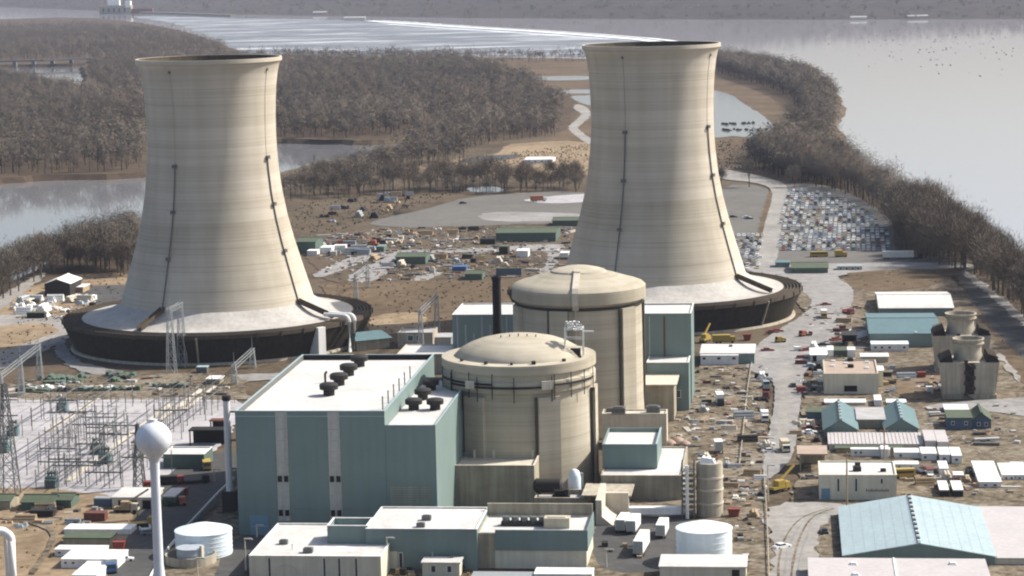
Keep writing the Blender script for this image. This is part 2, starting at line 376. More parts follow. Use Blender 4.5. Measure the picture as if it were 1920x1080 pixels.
patch('pad', [(860,304),(890,294),(960,290),(978,294),(920,304)], ASPH, 'dark pad beside the long far trailer')
patch('pond', [(872,354),(905,350),(938,352),(938,360),(895,361)], POND, 'white pond at the edge of the tree row')
patch('car_park', [(690,420),(800,392),(900,368),(1100,362),(1110,420),(980,420),(820,428)], LOT, 'empty grey parking ground behind the towers')
patch('track', [(930,398),(1100,402),(1110,412),(960,416),(900,410)], GREYROAD, 'pale strip across the empty parking ground')
patch('track', [(980,375),(1100,364),(1110,376),(1040,382)], GRAVEL, 'pale strip at the far parking ground')
patch('yard', [(560,446),(700,432),(900,424),(1080,428),(1060,520),(880,528),(640,532),(590,500)], EARTH, 'littered storage yard between the towers')
patch('track', [(600,508),(700,474),(900,466),(1040,458),(1056,470),(1030,510),(1010,514),(1026,488),(1014,472),(900,473),(720,482),(606,520)], GREYROAD, 'grey track winding through the storage yard')
patch('track', [(650,520),(740,478),(762,480),(700,528)], GREYROAD, 'grey side track in the storage yard')
patch('track', [(770,526),(800,512),(830,512),(800,526)], PALE, 'short pale slab by the ochre slope')
patch('field', [(600,536),(800,528),(980,530),(980,590),(830,640),(700,650),(690,590)], OCHRE, 'ochre slope behind the left tower')
patch('field', [(695,598),(740,588),(800,590),(790,618),(720,628),(696,622)], SAND, 'bare tan scrape beside the left tower')
patch('yard', [(0,560),(90,530),(150,515),(262,520),(262,585),(160,620),(60,650),(-60,690),(-120,660)], SAND, 'tan laydown yard left of the left tower')
patch('pad', [(155,540),(235,535),(262,540),(262,568),(185,572),(150,560)], ASPH, 'dark pad behind the open shed')
patch('track', [(-60,600),(60,588),(130,598),(180,612),(120,640),(60,670),(-80,720),(-80,690),(40,648),(110,620),(60,606),(-60,622)], PALE, 'pale track left of the left tower')
patch('track', [(-80,600),(0,556),(75,514),(80,522),(10,575),(-80,640)], PALE, 'pale dyke road along the left bank')
patch('track', [(100,640),(130,690),(250,712),(420,716),(560,712),(560,700),(420,704),(250,700),(150,678),(120,640)], GREYROAD, 'grey track round the left tower')
patch('yard', [(20,720),(150,704),(430,704),(460,740),(430,752),(0,752),(-40,740)], YARD, 'storage strip before the left tower')
patch('switchyard_gravel', [(-120,745),(60,752),(440,752),(440,800),(400,850),(330,905),(190,935),(-120,935)], GRAVEL, 'pale gravel of the switchyard')
patch('yard', [(-120,935),(200,930),(250,1000),(230,1140),(-120,1140)], SAND, 'tan dirt slope at the bottom left')
patch('road', [(440,850),(445,905),(360,990),(300,1060),(270,1120),(180,1120),(215,1060),(250,985),(300,905),(370,862)], ASPH, 'asphalt road beside the teal hall')
patch('yard', [(250,1120),(310,1050),(400,960),(445,910),(470,1000),(440,1060),(430,1120)], YARD, 'ground beneath the left tanks')
patch('road', [(430,1020),(500,1005),(520,1010),(470,1060),(440,1110),(400,1110)], ASPH, 'narrow asphalt strip by the low white building')
patch('yard', [(1110,900),(1250,800),(1310,690),(1420,680),(1440,760),(1440,1000),(1430,1130),(1090,1130),(1090,960)], YARD, 'cluttered work yard by the silo')
patch('pad', [(1120,985),(1210,960),(1290,960),(1280,1030),(1260,1070),(1130,1070)], ASPH, 'dark asphalt apron with white trailers')
patch('yard', [(1480,545),(1640,520),(1780,520),(1900,680),(1990,900),(1990,1130),(1440,1130),(1500,900),(1500,760),(1560,640)], YARD, 'brown yard of the right works area')
patch('car_park', [(1462,356),(1500,345),(1580,358),(1672,415),(1680,470),(1770,486),(1780,500),(1650,498),(1445,492),(1452,430)], LOT, 'packed car park beside the riverbank belt')
patch('car_park', [(1345,360),(1440,356),(1438,420),(1425,505),(1360,520),(1345,480)], LOT, 'smaller car park behind the right tower')
patch('verge', [(1440,365),(1449,365),(1428,450),(1416,450)], OCHRE, 'tan verge beside the pale lot road')
patch('road', [(1345,318),(1400,326),(1455,340),(1478,358),(1466,420),(1452,505),(1420,505),(1432,430),(1448,365),(1420,345),(1345,335)], PALE, 'pale road from the car park to the trees')
patch('road', [(1420,500),(1800,494),(1800,512),(1640,515),(1570,520),(1600,545),(1590,590),(1560,640),(1510,700),(1500,760),(1485,860),(1430,900),(1445,800),(1450,720),(1400,690),(1430,640),(1520,580),(1500,545),(1440,520)], GREYROAD, 'wide grey works road right of the right tower')
patch('track', [(1462,690),(1486,690),(1482,760),(1470,860),(1452,860),(1462,770)], PALE, 'paler worn middle of the works road')
patch('verge', [(1590,514),(1790,505),(1800,512),(1740,540),(1630,548)], OCHRE, 'ochre ground behind the white warehouse')
patch('verge', [(1795,520),(1830,545),(1990,720),(1990,790),(1900,700),(1860,630)], OCHRE, 'ochre verge inside the perimeter road')
patch('road', [(1796,514),(1810,516),(1900,596),(2000,690),(2000,740),(1880,640),(1830,575)], ASPH, 'dark perimeter road along the riverbank')
patch('embankment', [(1806,512),(1822,516),(1920,592),(2010,668),(2010,694),(1905,600),(1816,524)], PALE, 'pale stone embankment below the belt')
patch('track', [(1440,955),(1560,946),(1590,958),(1548,985),(1530,1030),(1528,1130),(1440,1130),(1452,1040)], PALE, 'rutted pale track at the bottom right')
patch('yard', [(1545,1000),(1560,978),(1592,970),(1592,1060),(1550,1056),(1535,1030)], YARD, 'brown ground left of the blue roof')
patch('road', [(1760,760),(1990,748),(1990,790),(1860,775),(1760,772)], GREYROAD, 'grey track past the fan tower')
patch('verge', [(1700,690),(1765,690),(1770,745),(1680,745)], DIRT, 'tan dirt beside the fan tower')

def strip(name, px, wd, mat, label):
    LAYER[0] += .012; q = smooth_px(px, False, 6); pts = [P(x, y, 0) for x, y in q]; L = []; Rr = []
    for i, p in enumerate(pts):
        d = (pts[min(i+1, len(pts)-1)]-pts[max(i-1, 0)]).normalized(); n = Vector((-d.y, d.x, 0))*(wd/2*random.uniform(.7, 1.2)); L.append((p+n).to_2d()); Rr.append((p-n).to_2d())
    v = [(*a, LAYER[0]) for a in L]+[(*a, LAYER[0]) for a in Rr]; k = len(L)
    me = bpy.data.meshes.new(name); me.from_pydata(v, [], [(i, i+k, i+k+1, i+1) for i in range(k-1)]); me.materials.append(mat); o = bpy.data.objects.new(name, me); C.objects.link(o); o['kind'] = 'structure'; o['label'] = label
for i, dx in enumerate((0, 14, 27, 40)):
    strip('wheel_rut', [(1462+dx*.7, 1120), (1460+dx, 1060), (1474+dx, 1010), (1504+dx*.7, 975), (1552+dx*.4, 957)], .55, (YARD, GREYROAD, YARD, GREYROAD)[i], ('leftmost', 'second', 'third', 'rightmost')[i]+' wheel rut curving up the pale track')
strip('wheel_rut', [(60, 1080), (100, 1010), (60, 985), (0, 975)], 1.6, YARD, 'dark rut across the sandy slope')

# ------------------------------------------------------------------ generic pieces
def prof(b, rows):
    """silhouette half-widths (photograph pixels) at rows -> (radius, height)"""
    out = []
    for hw, y in rows:
        z = zat(b, y); out.append((hw*dist((b[0], b[1], z))/F, z))
    return out
def add_window(root, x, y, z, ww, hh, glass=None, frame=None, name='window', face='f'):
    """framed window on a wall: face f looks along -y at depth y; face r looks along +x at x"""
    t = min(.25, ww*.12)
    a = MB(); b = MB()
    if face == 'f':
        a.box(x-ww/2, x+ww/2, y-.12, y+.05, z, z+t).box(x-ww/2, x+ww/2, y-.12, y+.05, z+hh-t, z+hh)
        a.box(x-ww/2, x-ww/2+t, y-.115, y+.05, z+t, z+hh-t).box(x+ww/2-t, x+ww/2, y-.115, y+.05, z+t, z+hh-t)
        b.box(x-ww/2+t, x+ww/2-t, y-.05, y+.05, z+t, z+hh-t)
    else:
        a.box(x-.05, x+.12, y-ww/2, y+ww/2, z, z+t).box(x-.05, x+.12, y-ww/2, y+ww/2, z+hh-t, z+hh)
        a.box(x-.05, x+.115, y-ww/2, y-ww/2+t, z+t, z+hh-t).box(x-.05, x+.115, y+ww/2-t, y+ww/2, z+t, z+hh-t)
        b.box(x-.05, x+.05, y-ww/2+t, y+ww/2-t, z+t, z+hh-t)
    o = a.build(name, frame or WHITE, root); b.build('pane' if name == 'window' else 'panel', glass or GLASS, o); return o
def spec(x0, x1, yb, yt, yk, z0=0.0, ang=GA, depth=None):
    """front face x0..x1 stands at row yb, its top shows at row yt, the back edge of the roof at row yk"""
    xm = (x0+x1)/2; m = P(xm, yb, z0); k = dist(m)
    wd = (x1-x0)*k/F/max(.3, math.cos(ang-math.atan2(m.x, m.y)*0)); h = zat(m, yt)-z0
    U, V = axes(ang)
    if depth is None:
        lo, hi = .5, 160.0
        for _ in range(40):
            md = (lo+hi)/2
            if proj(m+Vector((0,0,h))+V*md)[1] > yk: lo = md
            else: hi = md
        depth = lo
    return dict(m=m, w=wd, h=h, d=depth, ang=ang, x0=x0, x1=x1, yb=yb, yt=yt)
def roof_vent(root, p, s=1.0, mat=None, name='roof_vent'):
    a = MB().lathe([(1.45*s,0),(1.45*s,1.2*s),(1.7*s,1.5*s),(2.35*s,1.6*s),(2.4*s,2.75*s),(1.9*s,3.1*s),(.01,3.2*s)], 16)
    return a.build(name, mat or DARK, root, True, p)
def bldg(name, label, cat, sp, wall, roof, kind='flat', par=.5, rise=2.0, feats=(), eq=(), coping=None, group=None, ov=.3, ridge=None):
    w_, h, d = sp['w'], sp['h'], sp['d']
    root = thing(name, label, cat, sp['m'], -sp['ang'], group); x = w_/2
    if kind == 'flat':
        t = min(.35, w_*.05)
        a = MB(); a.box(-x, x, 0, t, 0, h).box(-x, x, d-t, d, 0, h).box(-x, -x+t, t, d-t, 0, h).box(x-t, x, t, d-t, 0, h)
        a.build('wall', wall, root)
        MB().box(-x+t+.01, x-t-.01, t+.01, d-t-.01, h-par-.4, h-par).build('roof', roof, root)
        c = MB(); e = .08; c.box(-x-e, x+e, -e, t+e, h, h+.12).box(-x-e, x+e, d-t-e, d+e, h, h+.12).box(-x-e, -x+t+e, t+e, d-t-e, h, h+.12).box(x-t-e, x+e, t+e, d-t-e, h, h+.12)
        c.build('coping', coping or wall, root); zr = h-par
    elif kind in ('gy', 'gx'):
        a = MB(); a.box(-x, x, 0, d, 0, h)
        if kind == 'gy':
            a.add([(-x,0,h),(x,0,h),(0,0,h+rise),(-x,d,h),(x,d,h),(0,d,h+rise)], [(0,1,2),(4,3,5)])
            rr = MB(); e = .5; k = rise/x
            for s in (-1, 1):
                xe = s*(x+e); ze = h-k*e
                rr.hexa([(0,-e,h+rise),(xe,-e,ze),(xe,d+e,ze),(0,d+e,h+rise)], [(0,-e,h+rise+.25),(xe,-e,ze+.25),(xe,d+e,ze+.25),(0,d+e,h+rise+.25)])
        else:
            a.add([(-x,0,h),(-x,d,h),(-x,d/2,h+rise),(x,0,h),(x,d,h),(x,d/2,h+rise)], [(1,0,2),(3,4,5)])
            rr = MB(); e = .4; k = rise/(d/2)
            for s in (-1, 1):
                ye = d/2+s*(d/2+e); ze = h-k*e
                rr.hexa([(-x-e,d/2,h+rise),(x+e,d/2,h+rise),(x+e,ye,ze),(-x-e,ye,ze)], [(-x-e,d/2,h+rise+.22),(x+e,d/2,h+rise+.22),(x+e,ye,ze+.22),(-x-e,ye,ze+.22)])
        a.build('wall', wall, root); rf = rr.build('roof', roof, root)
        if kind == 'gy': MB().box(-.35, .35, -.55, d+.55, h+rise+.1, h+rise+.42).build('ridge_cap', ridge or roof, root)
        else: MB().box(-x-.45, x+.45, d/2-.3, d/2+.3, h+rise+.08, h+rise+.36).build('ridge_cap', ridge or roof, root)
        zr = h
    elif kind == 'slab':       # thin overhanging roof
        MB().box(-x, x, 0, d, 0, h-.35).build('wall', wall, root)
        MB().box(-x-ov, x+ov, -ov, d+ov, h-.34, h).build('roof', roof, root); zr = h
    elif kind == 'open':       # posts and a roof
        for i, (px_, py_) in enumerate(((-x+.2, .2), (x-.2, .2), (-x+.2, d-.2), (x-.2, d-.2))):
            MB().box(px_-.18, px_+.18, py_-.18, py_+.18, 0, h-.4).build('post', wall, root)
        MB().box(-x+.4, x-.4, d-.42, d-.2, 0, h-.42).build('back_wall', wall, root)
        MB().box(-x-ov, x+ov, -ov, d+ov, h-.4, h).build('roof', roof, root); zr = h
    sx = w_/(sp['x1']-sp['x0']); sz = h/(sp['yb']-sp['yt'])
    for ft in feats:                                    # (kind, x0, x1, ytop, ybottom[, material])
        fx0, fx1, fy0, fy1 = ft[1:5]; mt = ft[5] if len(ft) > 5 else None
        cx = ((fx0+fx1)/2-sp['x0'])*sx-x; ww = (fx1-fx0)*sx; z0 = max(.1, (sp['yb']-fy1)*sz); hh = (fy1-fy0)*sz
        if ft[0] in ('window',): add_window(root, cx, 0, z0, ww, hh, mt)
        else: add_window(root, cx, 0, z0, ww, hh, mt or DOORB, mt or DOORB, name=ft[0])
    for e in eq:                                        # (kind, px, py[, size])
        p = local(root, P(e[1], e[2], zr)); p.x = max(-x+.8, min(x-.8, p.x)); p.y = max(.8, min(d-.8, p.y)); p.z = zr; s = e[3] if len(e) > 3 else 1.0
        if e[0] == 'vent': roof_vent(root, p, s)
        elif e[0] == 'unit': MB().box(-1.3*s, 1.3*s, -1*s, 1*s, 0, 1.3*s).box(-.9*s, .9*s, -.6*s, .6*s, 1.3*s, 1.5*s).build('roof_unit', e[4] if len(e) > 4 else STEEL_D, root, loc=p)
        elif e[0] == 'skylight': MB().hexa([(-s,-s,0),(s,-s,0),(s,s,0),(-s,s,0)], [(-.7*s,-.7*s,.6*s),(.7*s,-.7*s,.6*s),(.7*s,.7*s,.6*s),(-.7*s,.7*s,.6*s)]).build('skylight', WHITE, root, loc=p)
        elif e[0] == 'pipe': MB().tube([(0,0,0),(0,0,3*s)], .25*s, 8).cyl((0,0), .4*s, 3*s, 3.3*s, 8).build('roof_pipe', STEEL, root, loc=p)
    return root

# ------------------------------------------------------------------ the two natural draught cooling towers
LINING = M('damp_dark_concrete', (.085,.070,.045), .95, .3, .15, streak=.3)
def cooling_tower(px, py, label, ladders, post_angles):
    top = P(px, py, 113.4); b = (top.x, top.y)
    face = math.atan2(-top.y, -top.x)                   # direction of the camera from the tower
    root = thing('cooling_tower', label, 'cooling tower', (b[0], b[1], 0), face, 'hyperbolic cooling towers')
    bl = P(391.5, 108.5, 113.4); bl = (bl.x, bl.y)
    rows = [(134.5,109),(131,122),(127,140),(124,163),(122.2,187),(120.8,220),(120.3,250),(120.8,280),(123,315),(128,360),(136,405),(147,450),(160,495),(172,535),(180.5,563)]
    pr = prof(bl, rows); pr[0] = (pr[0][0], 113.4)
    zb = pr[-1][1]; rb = pr[-1][0]
    inner = [(r-.35-.5*(i/len(pr)), z) for i, (r, z) in enumerate(pr)]
    band = [(pr[0][0]+.45, 113.5), (pr[0][0]+.45, 112.0), (pr[0][0]-.05, 111.6)]
    a = MB().lathe([inner[0], (inner[0][0], 113.5)]+band+pr[1:], 160)
    a.build('shell', SHELL, root, True)
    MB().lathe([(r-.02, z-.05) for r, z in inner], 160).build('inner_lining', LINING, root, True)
    # skirt: pale roof from the shell down to the fill ring
    rs = 254*980/F; ro = 289*982/F; zr = zat(bl, 590)
    sk = []
    for i in range(9):
        t = i/8; sk.append((rb-.3+(rs-rb+.3)*t, zb+.6-(zb+.6-(zr+1.0))*(1-(1-t)**2.1)))
    sk += [(rs+.2, zr+.6), (rs+.2, zr-.4)]
    MB().lathe(sk, 160).build('skirt_roof', SKIRT, root, True)
    # ring of distribution flumes on top of the fill
    fl = [(rs+.25, zr)]
    k = 5; step = (ro-rs-.4)/k
    for i in range(k):
        r = rs+.3+i*step; fl += [(r, zr), (r, zr+.9), (r+.35, zr+.9), (r+.35, zr)]
    fl += [(ro-.2, zr), (ro-.2, zr+1.0), (ro+.25, zr+1.0), (ro+.3, zr-.6)]
    MB().lathe(fl, 160).build('flume_ring', LOUVT, root, True)
    # leaning louvre screen, one saw-toothed surface
    lv = []; n = 17; rbot = ro-4.0
    for i in range(n):
        z0 = zr-.6-(zr-.6-.9)*i/n; z1 = zr-.6-(zr-.6-.9)*(i+1)/n; r0_ = ro-(ro-rbot)*i/n; r1_ = ro-(ro-rbot)*(i+1)/n
        lv += [(r0_-.35, z0), (r1_+.15, z1+.15), (r1_+.15, z1+.02)]
    MB().lathe(lv, 160).build('louver_screen', LOUV, root, False)
    MB().lathe([(rbot-1, .9), (rbot+1.2, .9), (rbot+1.4, .6), (rbot+1.5, 0)], 120).build('basin_kerb', CONC, root, True)
    for i in range(40):                                 # short brackets round the rim
        t = 2*math.pi*(i+.5)/40
        MB().box(-.15, .35, -.18, .18, -.9, 1.2).build('rim_bracket', LOUVT, root, loc=((ro+.3)*math.cos(t), (ro+.3)*math.sin(t), zr), rotz=t)
    for t in post_angles:
        t = R(t); p = (math.cos(t), math.sin(t))
        MB().bar((p[0]*(rbot+.5), p[1]*(rbot+.5), .5), (p[0]*(ro+.5), p[1]*(ro+.5), zr), .7).build('screen_post', CONC_D, root)
    # ladders in cages with rest platforms, and sloping stairs on the skirt
    def rad(z):
        zs = [q[1] for q in pr][::-1]; rs_ = [q[0] for q in pr][::-1]; return float(np.interp(z, zs, rs_))
    for t, ztop, fine in ladders:
        t = R(t); c, s = math.cos(t), math.sin(t)
        zs = np.linspace(zb-.5, ztop, 26)
        a = MB().tube([((rad(z)+.35)*c, (rad(z)+.35)*s, z) for z in zs], .27, 6); lad = a.build('ladder', STEEL_D, root)
        for i, q in enumerate((1.0, .68, .36)):
            z = zb+(ztop-zb)*q
            MB().box(0, 1.2, -.8, .8, 0, .25).box(1.05, 1.2, -.8, .8, .25, 1.3).box(0, 1.05, -.8, -.68, .25, 1.3).box(0, 1.05, .68, .8, .25, 1.3).build('platform', STEEL_D, lad, loc=(rad(z)*c, rad(z)*s, z), rotz=t)
        MB().tube([((rad(z)+.05)*c, (rad(z)+.05)*s, z) for z in np.linspace(ztop, 110, 20)], .05 if fine else .08, 5).build('conduit', CONC_D, root)
        MB().box(-.3, .45, -.4, .4, -.5, .5).build('beacon', STEEL_D, root, loc=(rad(109)*c, rad(109)*s, 109), rotz=t)
        a = MB(); p0 = Vector(((rb-.5)*c, (rb-.5)*s, zb+1.2)); p1 = Vector(((rs+.3)*c, (rs+.3)*s, zr+1.6)); q = Vector((-s, c, 0))
        a.bar(p0, p1, 1.9, .5)
        a.bar(p0+q*.9+Vector((0,0,.75)), p1+q*.9+Vector((0,0,.75)), .12, 1.3).bar(p0-q*.9+Vector((0,0,.75)), p1-q*.9+Vector((0,0,.75)), .12, 1.3)
        a.build('skirt_stair', LOUVT, root)
    return root, ro, rbot, zr, rs
tl, RO, RBOT, ZR, RSK = cooling_tower(391.5, 108.5, 'left concrete cooling tower with white riser pipes at its dark base', [(-34, 72, 1), (55, 74, 0)], [-8, 100, 150, -120])
for t, wd, kind in ((R(38.5), 3.6, 'duct'), (R(52.5), 1.5, 'pipe'), (R(56), 1.5, 'pipe')):
    c, s = math.cos(t), math.sin(t)
    if kind == 'duct':
        MB().box(RBOT+.3, RO+1.6, -wd/2, wd/2, 0, ZR+.6).build('riser_duct', WHITE, tl, rotz=t)
    else:
        pts = [((RO+2)*c, (RO+2)*s, 0), ((RO+2)*c, (RO+2)*s, ZR+.8)]
        for i in range(1, 7):
            q = i/6*math.pi/2; pts.append(((RO+2-2.2*(1-math.cos(q)))*c, (RO+2-2.2*(1-math.cos(q)))*s, ZR+.8+2.2*math.sin(q)))
        pts.append(((RSK-2)*c, (RSK-2)*s, ZR+3.0)); MB().tube(pts, .8, 10).build('riser_pipe', WHITE, tl, True)
tr, *_ = cooling_tower(1221, 82.5, 'right concrete cooling tower rising behind the farther reactor dome', [(-25.5, 78, 0), (62, 79, 0)], [48, 100, 150, -120])

# ------------------------------------------------------------------ reactor containment buildings
def containment(cx, ybase, label, rows_wall, rows_girder, rows_dome, mat, but, d_adj=0):
    m = P(cx, ybase, 0); b = (m.x, m.y); face = math.atan2(-m.y, -m.x)
    root = thing('reactor_containment', label, 'reactor building', m, face, 'reactor containment buildings')
    MB().lathe(prof(b, rows_wall), 96).build('wall', mat, root, True)
    g = prof(b, rows_girder); MB().lathe(g, 96).build('ring_girder', mat, root, True)
    dm = prof(b, rows_dome)+[]
    r0_, z0_ = dm[0]
    MB().lathe(dm, 96).build('dome', mat, root, True)
    return root, b, g, dm
# nearer unit
fc, fb, fg, fd = containment(977.5, 902, 'nearer squat reactor building with a shallow dome inside a flat rim', [(139,900),(138,860),(137.5,720),(137.5,690)],
    [(138,716),(143.5,714),(143.5,694),(139,692),(139,684),(144.5,681),(144.5,664),(122,662.5),(121,668)], [(121,668),(119,661),(110,652),(95,643.5),(75,636),(50,630.5),(25,627.6),(.01,626.8)], DRUM, None)
def cpos(g, ang, r, z): return ((r)*math.cos(R(ang)), (r)*math.sin(R(ang)), z)
RW = 137.5*dist((fb[0], fb[1], 20))/F; ZG = zat(fb, 714); ZT = zat(fb, 664)
for an in (-36, 22, 82, 142, 202, 262):                # buttress = broad pilaster; a dark strip paints shade along its left edge
    o = MB().box(-1.0, 1.15, -3.3, 3.3, 0, ZG-1.2).build('buttress', DRUM, fc, loc=cpos(0, an, RW, 0), rotz=R(an))
    MB().box(-.3, .35, -.3, .3, 0, ZG-1.2).build('shade_strip', EDGE_SHADE, o, loc=(.2, -3.7, 0))
    if abs(an) < 60: MB().box(-.5, 1.6, -1.6, 1.6, 0, 2.4).build('anchor_cap', CONC_L, fc, loc=cpos(0, an-2, 143.5*dist((fb[0],fb[1],40))/F-.9, ZG+1.0), rotz=R(an-2))
# hanging work platform under the rim (long dark rails)
RP = 146*dist((fb[0], fb[1], 40))/F
for a0, a1, z in ((-78, -20, zat(fb, 697)), (-60, 24, zat(fb, 703)), (26, 70, zat(fb, 700))):
    arc = [((RP)*math.cos(R(t)), (RP)*math.sin(R(t)), z) for t in np.linspace(a0, a1, 28)]
    o = MB().tube(arc, .30, 5).build('work_platform', BLACK, fc)
    for k in range(0, 28, 9): MB().box(-.12, .12, -.12, .12, -4.2, 3.0).build('hanger', BLACK, o, loc=arc[k])
for an, s in ((-28, .8), (12, 1), (-6, .7), (40, .8), (-55, .7), (62, .6)):
    MB().box(-.5*s, .5*s, -.5*s, .5*s, 0, 1.0*s).build('rim_fitting', DARK, fc, loc=cpos(0, an, 121*dist((fb[0],fb[1],40))/F+1.2, ZT+.1), rotz=R(an))
for i in range(5):
    q = (i-2)/3; MB().box(-.15, .15, -.15, .15, -.2, 1.1).build('dome_post', RUST, fc, loc=(3.0, q*7.5, fd[-1][1]-.35-abs(q)*.7))
# scaffold stair tower with a white sheeted top, standing on the rim
sc = P(1077, 668, ZT); st = thing('scaffold_tower', 'white scaffold tower with wind-torn sheeting on the nearer dome rim', 'scaffold', (sc.x, sc.y, ZT), -GA)
for x in (-2.6, 2.6):
    for y in (-1.6, 1.6): MB().box(x-.12, x+.12, y-.12, y+.12, 0, 8.6).build('pole', WHITE, st)
for z in (2.6, 5.2, 7.8):
    MB().box(-2.5, 2.5, -1.7, -1.55, z, z+.15).build('rail', WHITE, st); MB().box(-2.5, 2.5, 1.55, 1.7, z, z+.15).build('rail', WHITE, st)
a = MB()
for i in range(14):
    x = random.uniform(-2.0, 2.2); y = random.uniform(-1.4, 1.4); z = random.uniform(7.4, 9.8); s = random.uniform(.6, 1.3)
    a.hexa([(x-s,y-s*.6,z),(x+s,y-s*.7,z+.3),(x+s,y+s*.6,z+.2),(x-s,y+s,z-.1)], [(x-s*.8,y-s*.5,z+s*.5),(x+s*.6,y-s*.6,z+s*.7),(x+s*.9,y+s*.5,z+s*.3),(x-s*.6,y+s*.7,z+s*.6)])
o = a.build('sheeting', WHITE, st); o['kind'] = 'stuff'
MB().box(2.3, 5.6, -.2, .2, 7.0, 7.4).build('jib', WHITE, st)
MB().box(-1.2, 1.6, -1.3, .9, .1, 2.4).build('compressor', DARK, st, loc=(.2, 0, 0))
# farther unit: tall drum, projecting hat, stepped dome
rc, rb_, rg, rd = containment(1089.5, 802, 'farther reactor building with a wide hat rim and stepped conical dome', [(122,800),(119.5,770),(118,740),(117.5,600),(117,552)],
    [(118,561),(125.5,556),(125.5,534),(120,529),(112,526),(96,521.5)], [(96,521.5),(74,514.5),(52,508.5),(50.5,506),(40,502.5),(24,499),(10,497.4),(.01,497)], DRUM, None)
RW2 = 118*dist((rb_[0], rb_[1], 20))/F; ZH = zat(rb_, 562)
for an in (-18, 48, 108, 168, 228, 288):
    o = MB().box(-1.0, 1.0, -3.0, 3.0, 0, ZH-.8).build('buttress', DRUM, rc, loc=cpos(0, an, RW2, 0), rotz=R(an))
    MB().box(-.3, .3, -.3, .3, 0, ZH-.8).build('shade_strip', EDGE_SHADE, o, loc=(.2, -3.5, 0))  # dark strip painting the shade at the buttress edge
MB().lathe([(RW2+.1, ZH-.9), (RW2+.35, ZH-.7), (RW2+.35, ZH-.05), (RW2, ZH)], 96).build('shade_band', DARK, rc, True)  # dark band painting the shadow line under the hat rim
pts = []
for (r, z) in [(RW2+.7, ZH-12), (RW2+.7, ZH-.5), (rg[1][0]+.4, rg[1][1]), (rg[2][0]+.4, rg[2][1])]+[(q[0], q[1]+.5) for q in rg[3:]]+[(q[0], q[1]+.4) for q in rd[1:5]]:
    pts.append((r*math.cos(R(-3)), r*math.sin(R(-3)), z))
a = MB(); s1 = Vector((math.sin(R(3)), math.cos(R(3)), 0))
for p, q in zip(pts[:-1], pts[1:]): a.bar(p, q, 2.0, .35)
a.build('dome_walkway', CONC_L, rc)
# black vent stack between the two units
m = P(936, 770, 0); zt = zat(m, 518); rr = 8.6*dist(m)/F
st = thing('vent_stack', 'black steel vent stack standing left of the farther reactor', 'stack', m, 0)
MB().cyl((0,0), rr, 0, zt-1.0, 20, rr*.94).build('pipe', BLACK, st, True)
MB().lathe([(rr*.8, zt-1.2), (rr*1.08, zt-1.2), (rr*1.08, zt), (rr*.7, zt), (rr*.7, zt-1.0)], 20).build('rim', BLACK, st, True)
for z in (zt*.3, zt*.6): MB().lathe([(rr*.9, z), (rr*1.12, z), (rr*1.12, z+.5), (rr*.9, z+.5)], 20).build('stiffener', DARK, st, True)
# round transfer-lock house and its white roof, right of the farther drum
q = spec(1212, 1264, 792, 720, 702); o = bldg('annex', 'low tan annex with a white sloping roof right of the farther reactor', 'annex', q, CONC_D, CONC_L, 'slab', ov=1.0)

# ------------------------------------------------------------------ turbine halls and reactor-side blocks
q = spec(447, 728, 1006, 771, 665)
th = bldg('turbine_hall', 'big teal turbine hall with a white roof and black mushroom vents', 'industrial hall', q, TEAL, ROOFW, par=1.5, coping=TEAL_L)
w_, h_, d_ = q['w'], q['h'], q['d']; sx = w_/281; sz = h_/235
MB().box(-w_/2+.4, w_/2-.4, d_-.47, d_-.36, h_-1.5, h_-.05).build('parapet_flashing', BLACK, th); MB().box(-w_/2+.36, -w_/2+.47, .4, d_-.5, h_-1.5, h_-.1).build('parapet_flashing', STEEL_D, th)
for cx in (534, 632.5):
    X = (cx-447)*sx-w_/2
    st = MB().box(X-1.6, X+1.6, -.14, .02, 4.2, h_-.2).build('light_strip', STRIP, th)
    for k in range(9):
        zz = 5.0+k*(h_-7)/9
        MB().box(X-1.75, X+1.75, -.22, -.1, zz, zz+.18).build('glazing_bar', STEEL, st)
    for row in (903, 967):
        for s in (-1, 1): MB().box(X+s*.85-.55, X+s*.85+.55, -.3, -.13, (1006-row)*sz, (1006-row)*sz+1.6).build('louver_window', BLACK, st)
for k in range(2):                                     # siding break lines
    zz = (1006-955)*sz if k == 0 else (1006-770)*sz-1.6
    MB().box(-w_/2, w_/2, -.10, .02, zz, zz+.22).build('siding_girt', TEAL_L if k else TEAL, th)
X = (486-447)*sx-w_/2; dr = MB().box(X-2.5, X+2.5, -.25, .02, 0, 5.6).build('door', DOORB, th)
MB().box(X-2.3, X+2.3, -.32, -.24, 2.7, 2.85).build('door_rail', TEAL_L, dr)
for i, (px, py) in enumerate(((617,741),(636,722),(654,704),(674,687))):
    p = local(th, P(px, py, h_-1.5)); p.z = h_-1.5; roof_vent(th, p, 1.1)
for i in range(6):
    p = local(th, P(728+i*9.5, 757-i*11.5, h_)); MB().box(-.15, .15, -.15, .15, -1.5, 2.0).build('roof_post', STEEL_D, th, loc=(w_/2-2.2, p.y, h_))
p = local(th, P(610, 718, h_-1.5)); MB().tube([(0,0,0),(0,0,2.6),(.5,0,3.3)], .35, 8).build('roof_pipe', DARK, th, loc=(p.x, p.y, h_-1.5))
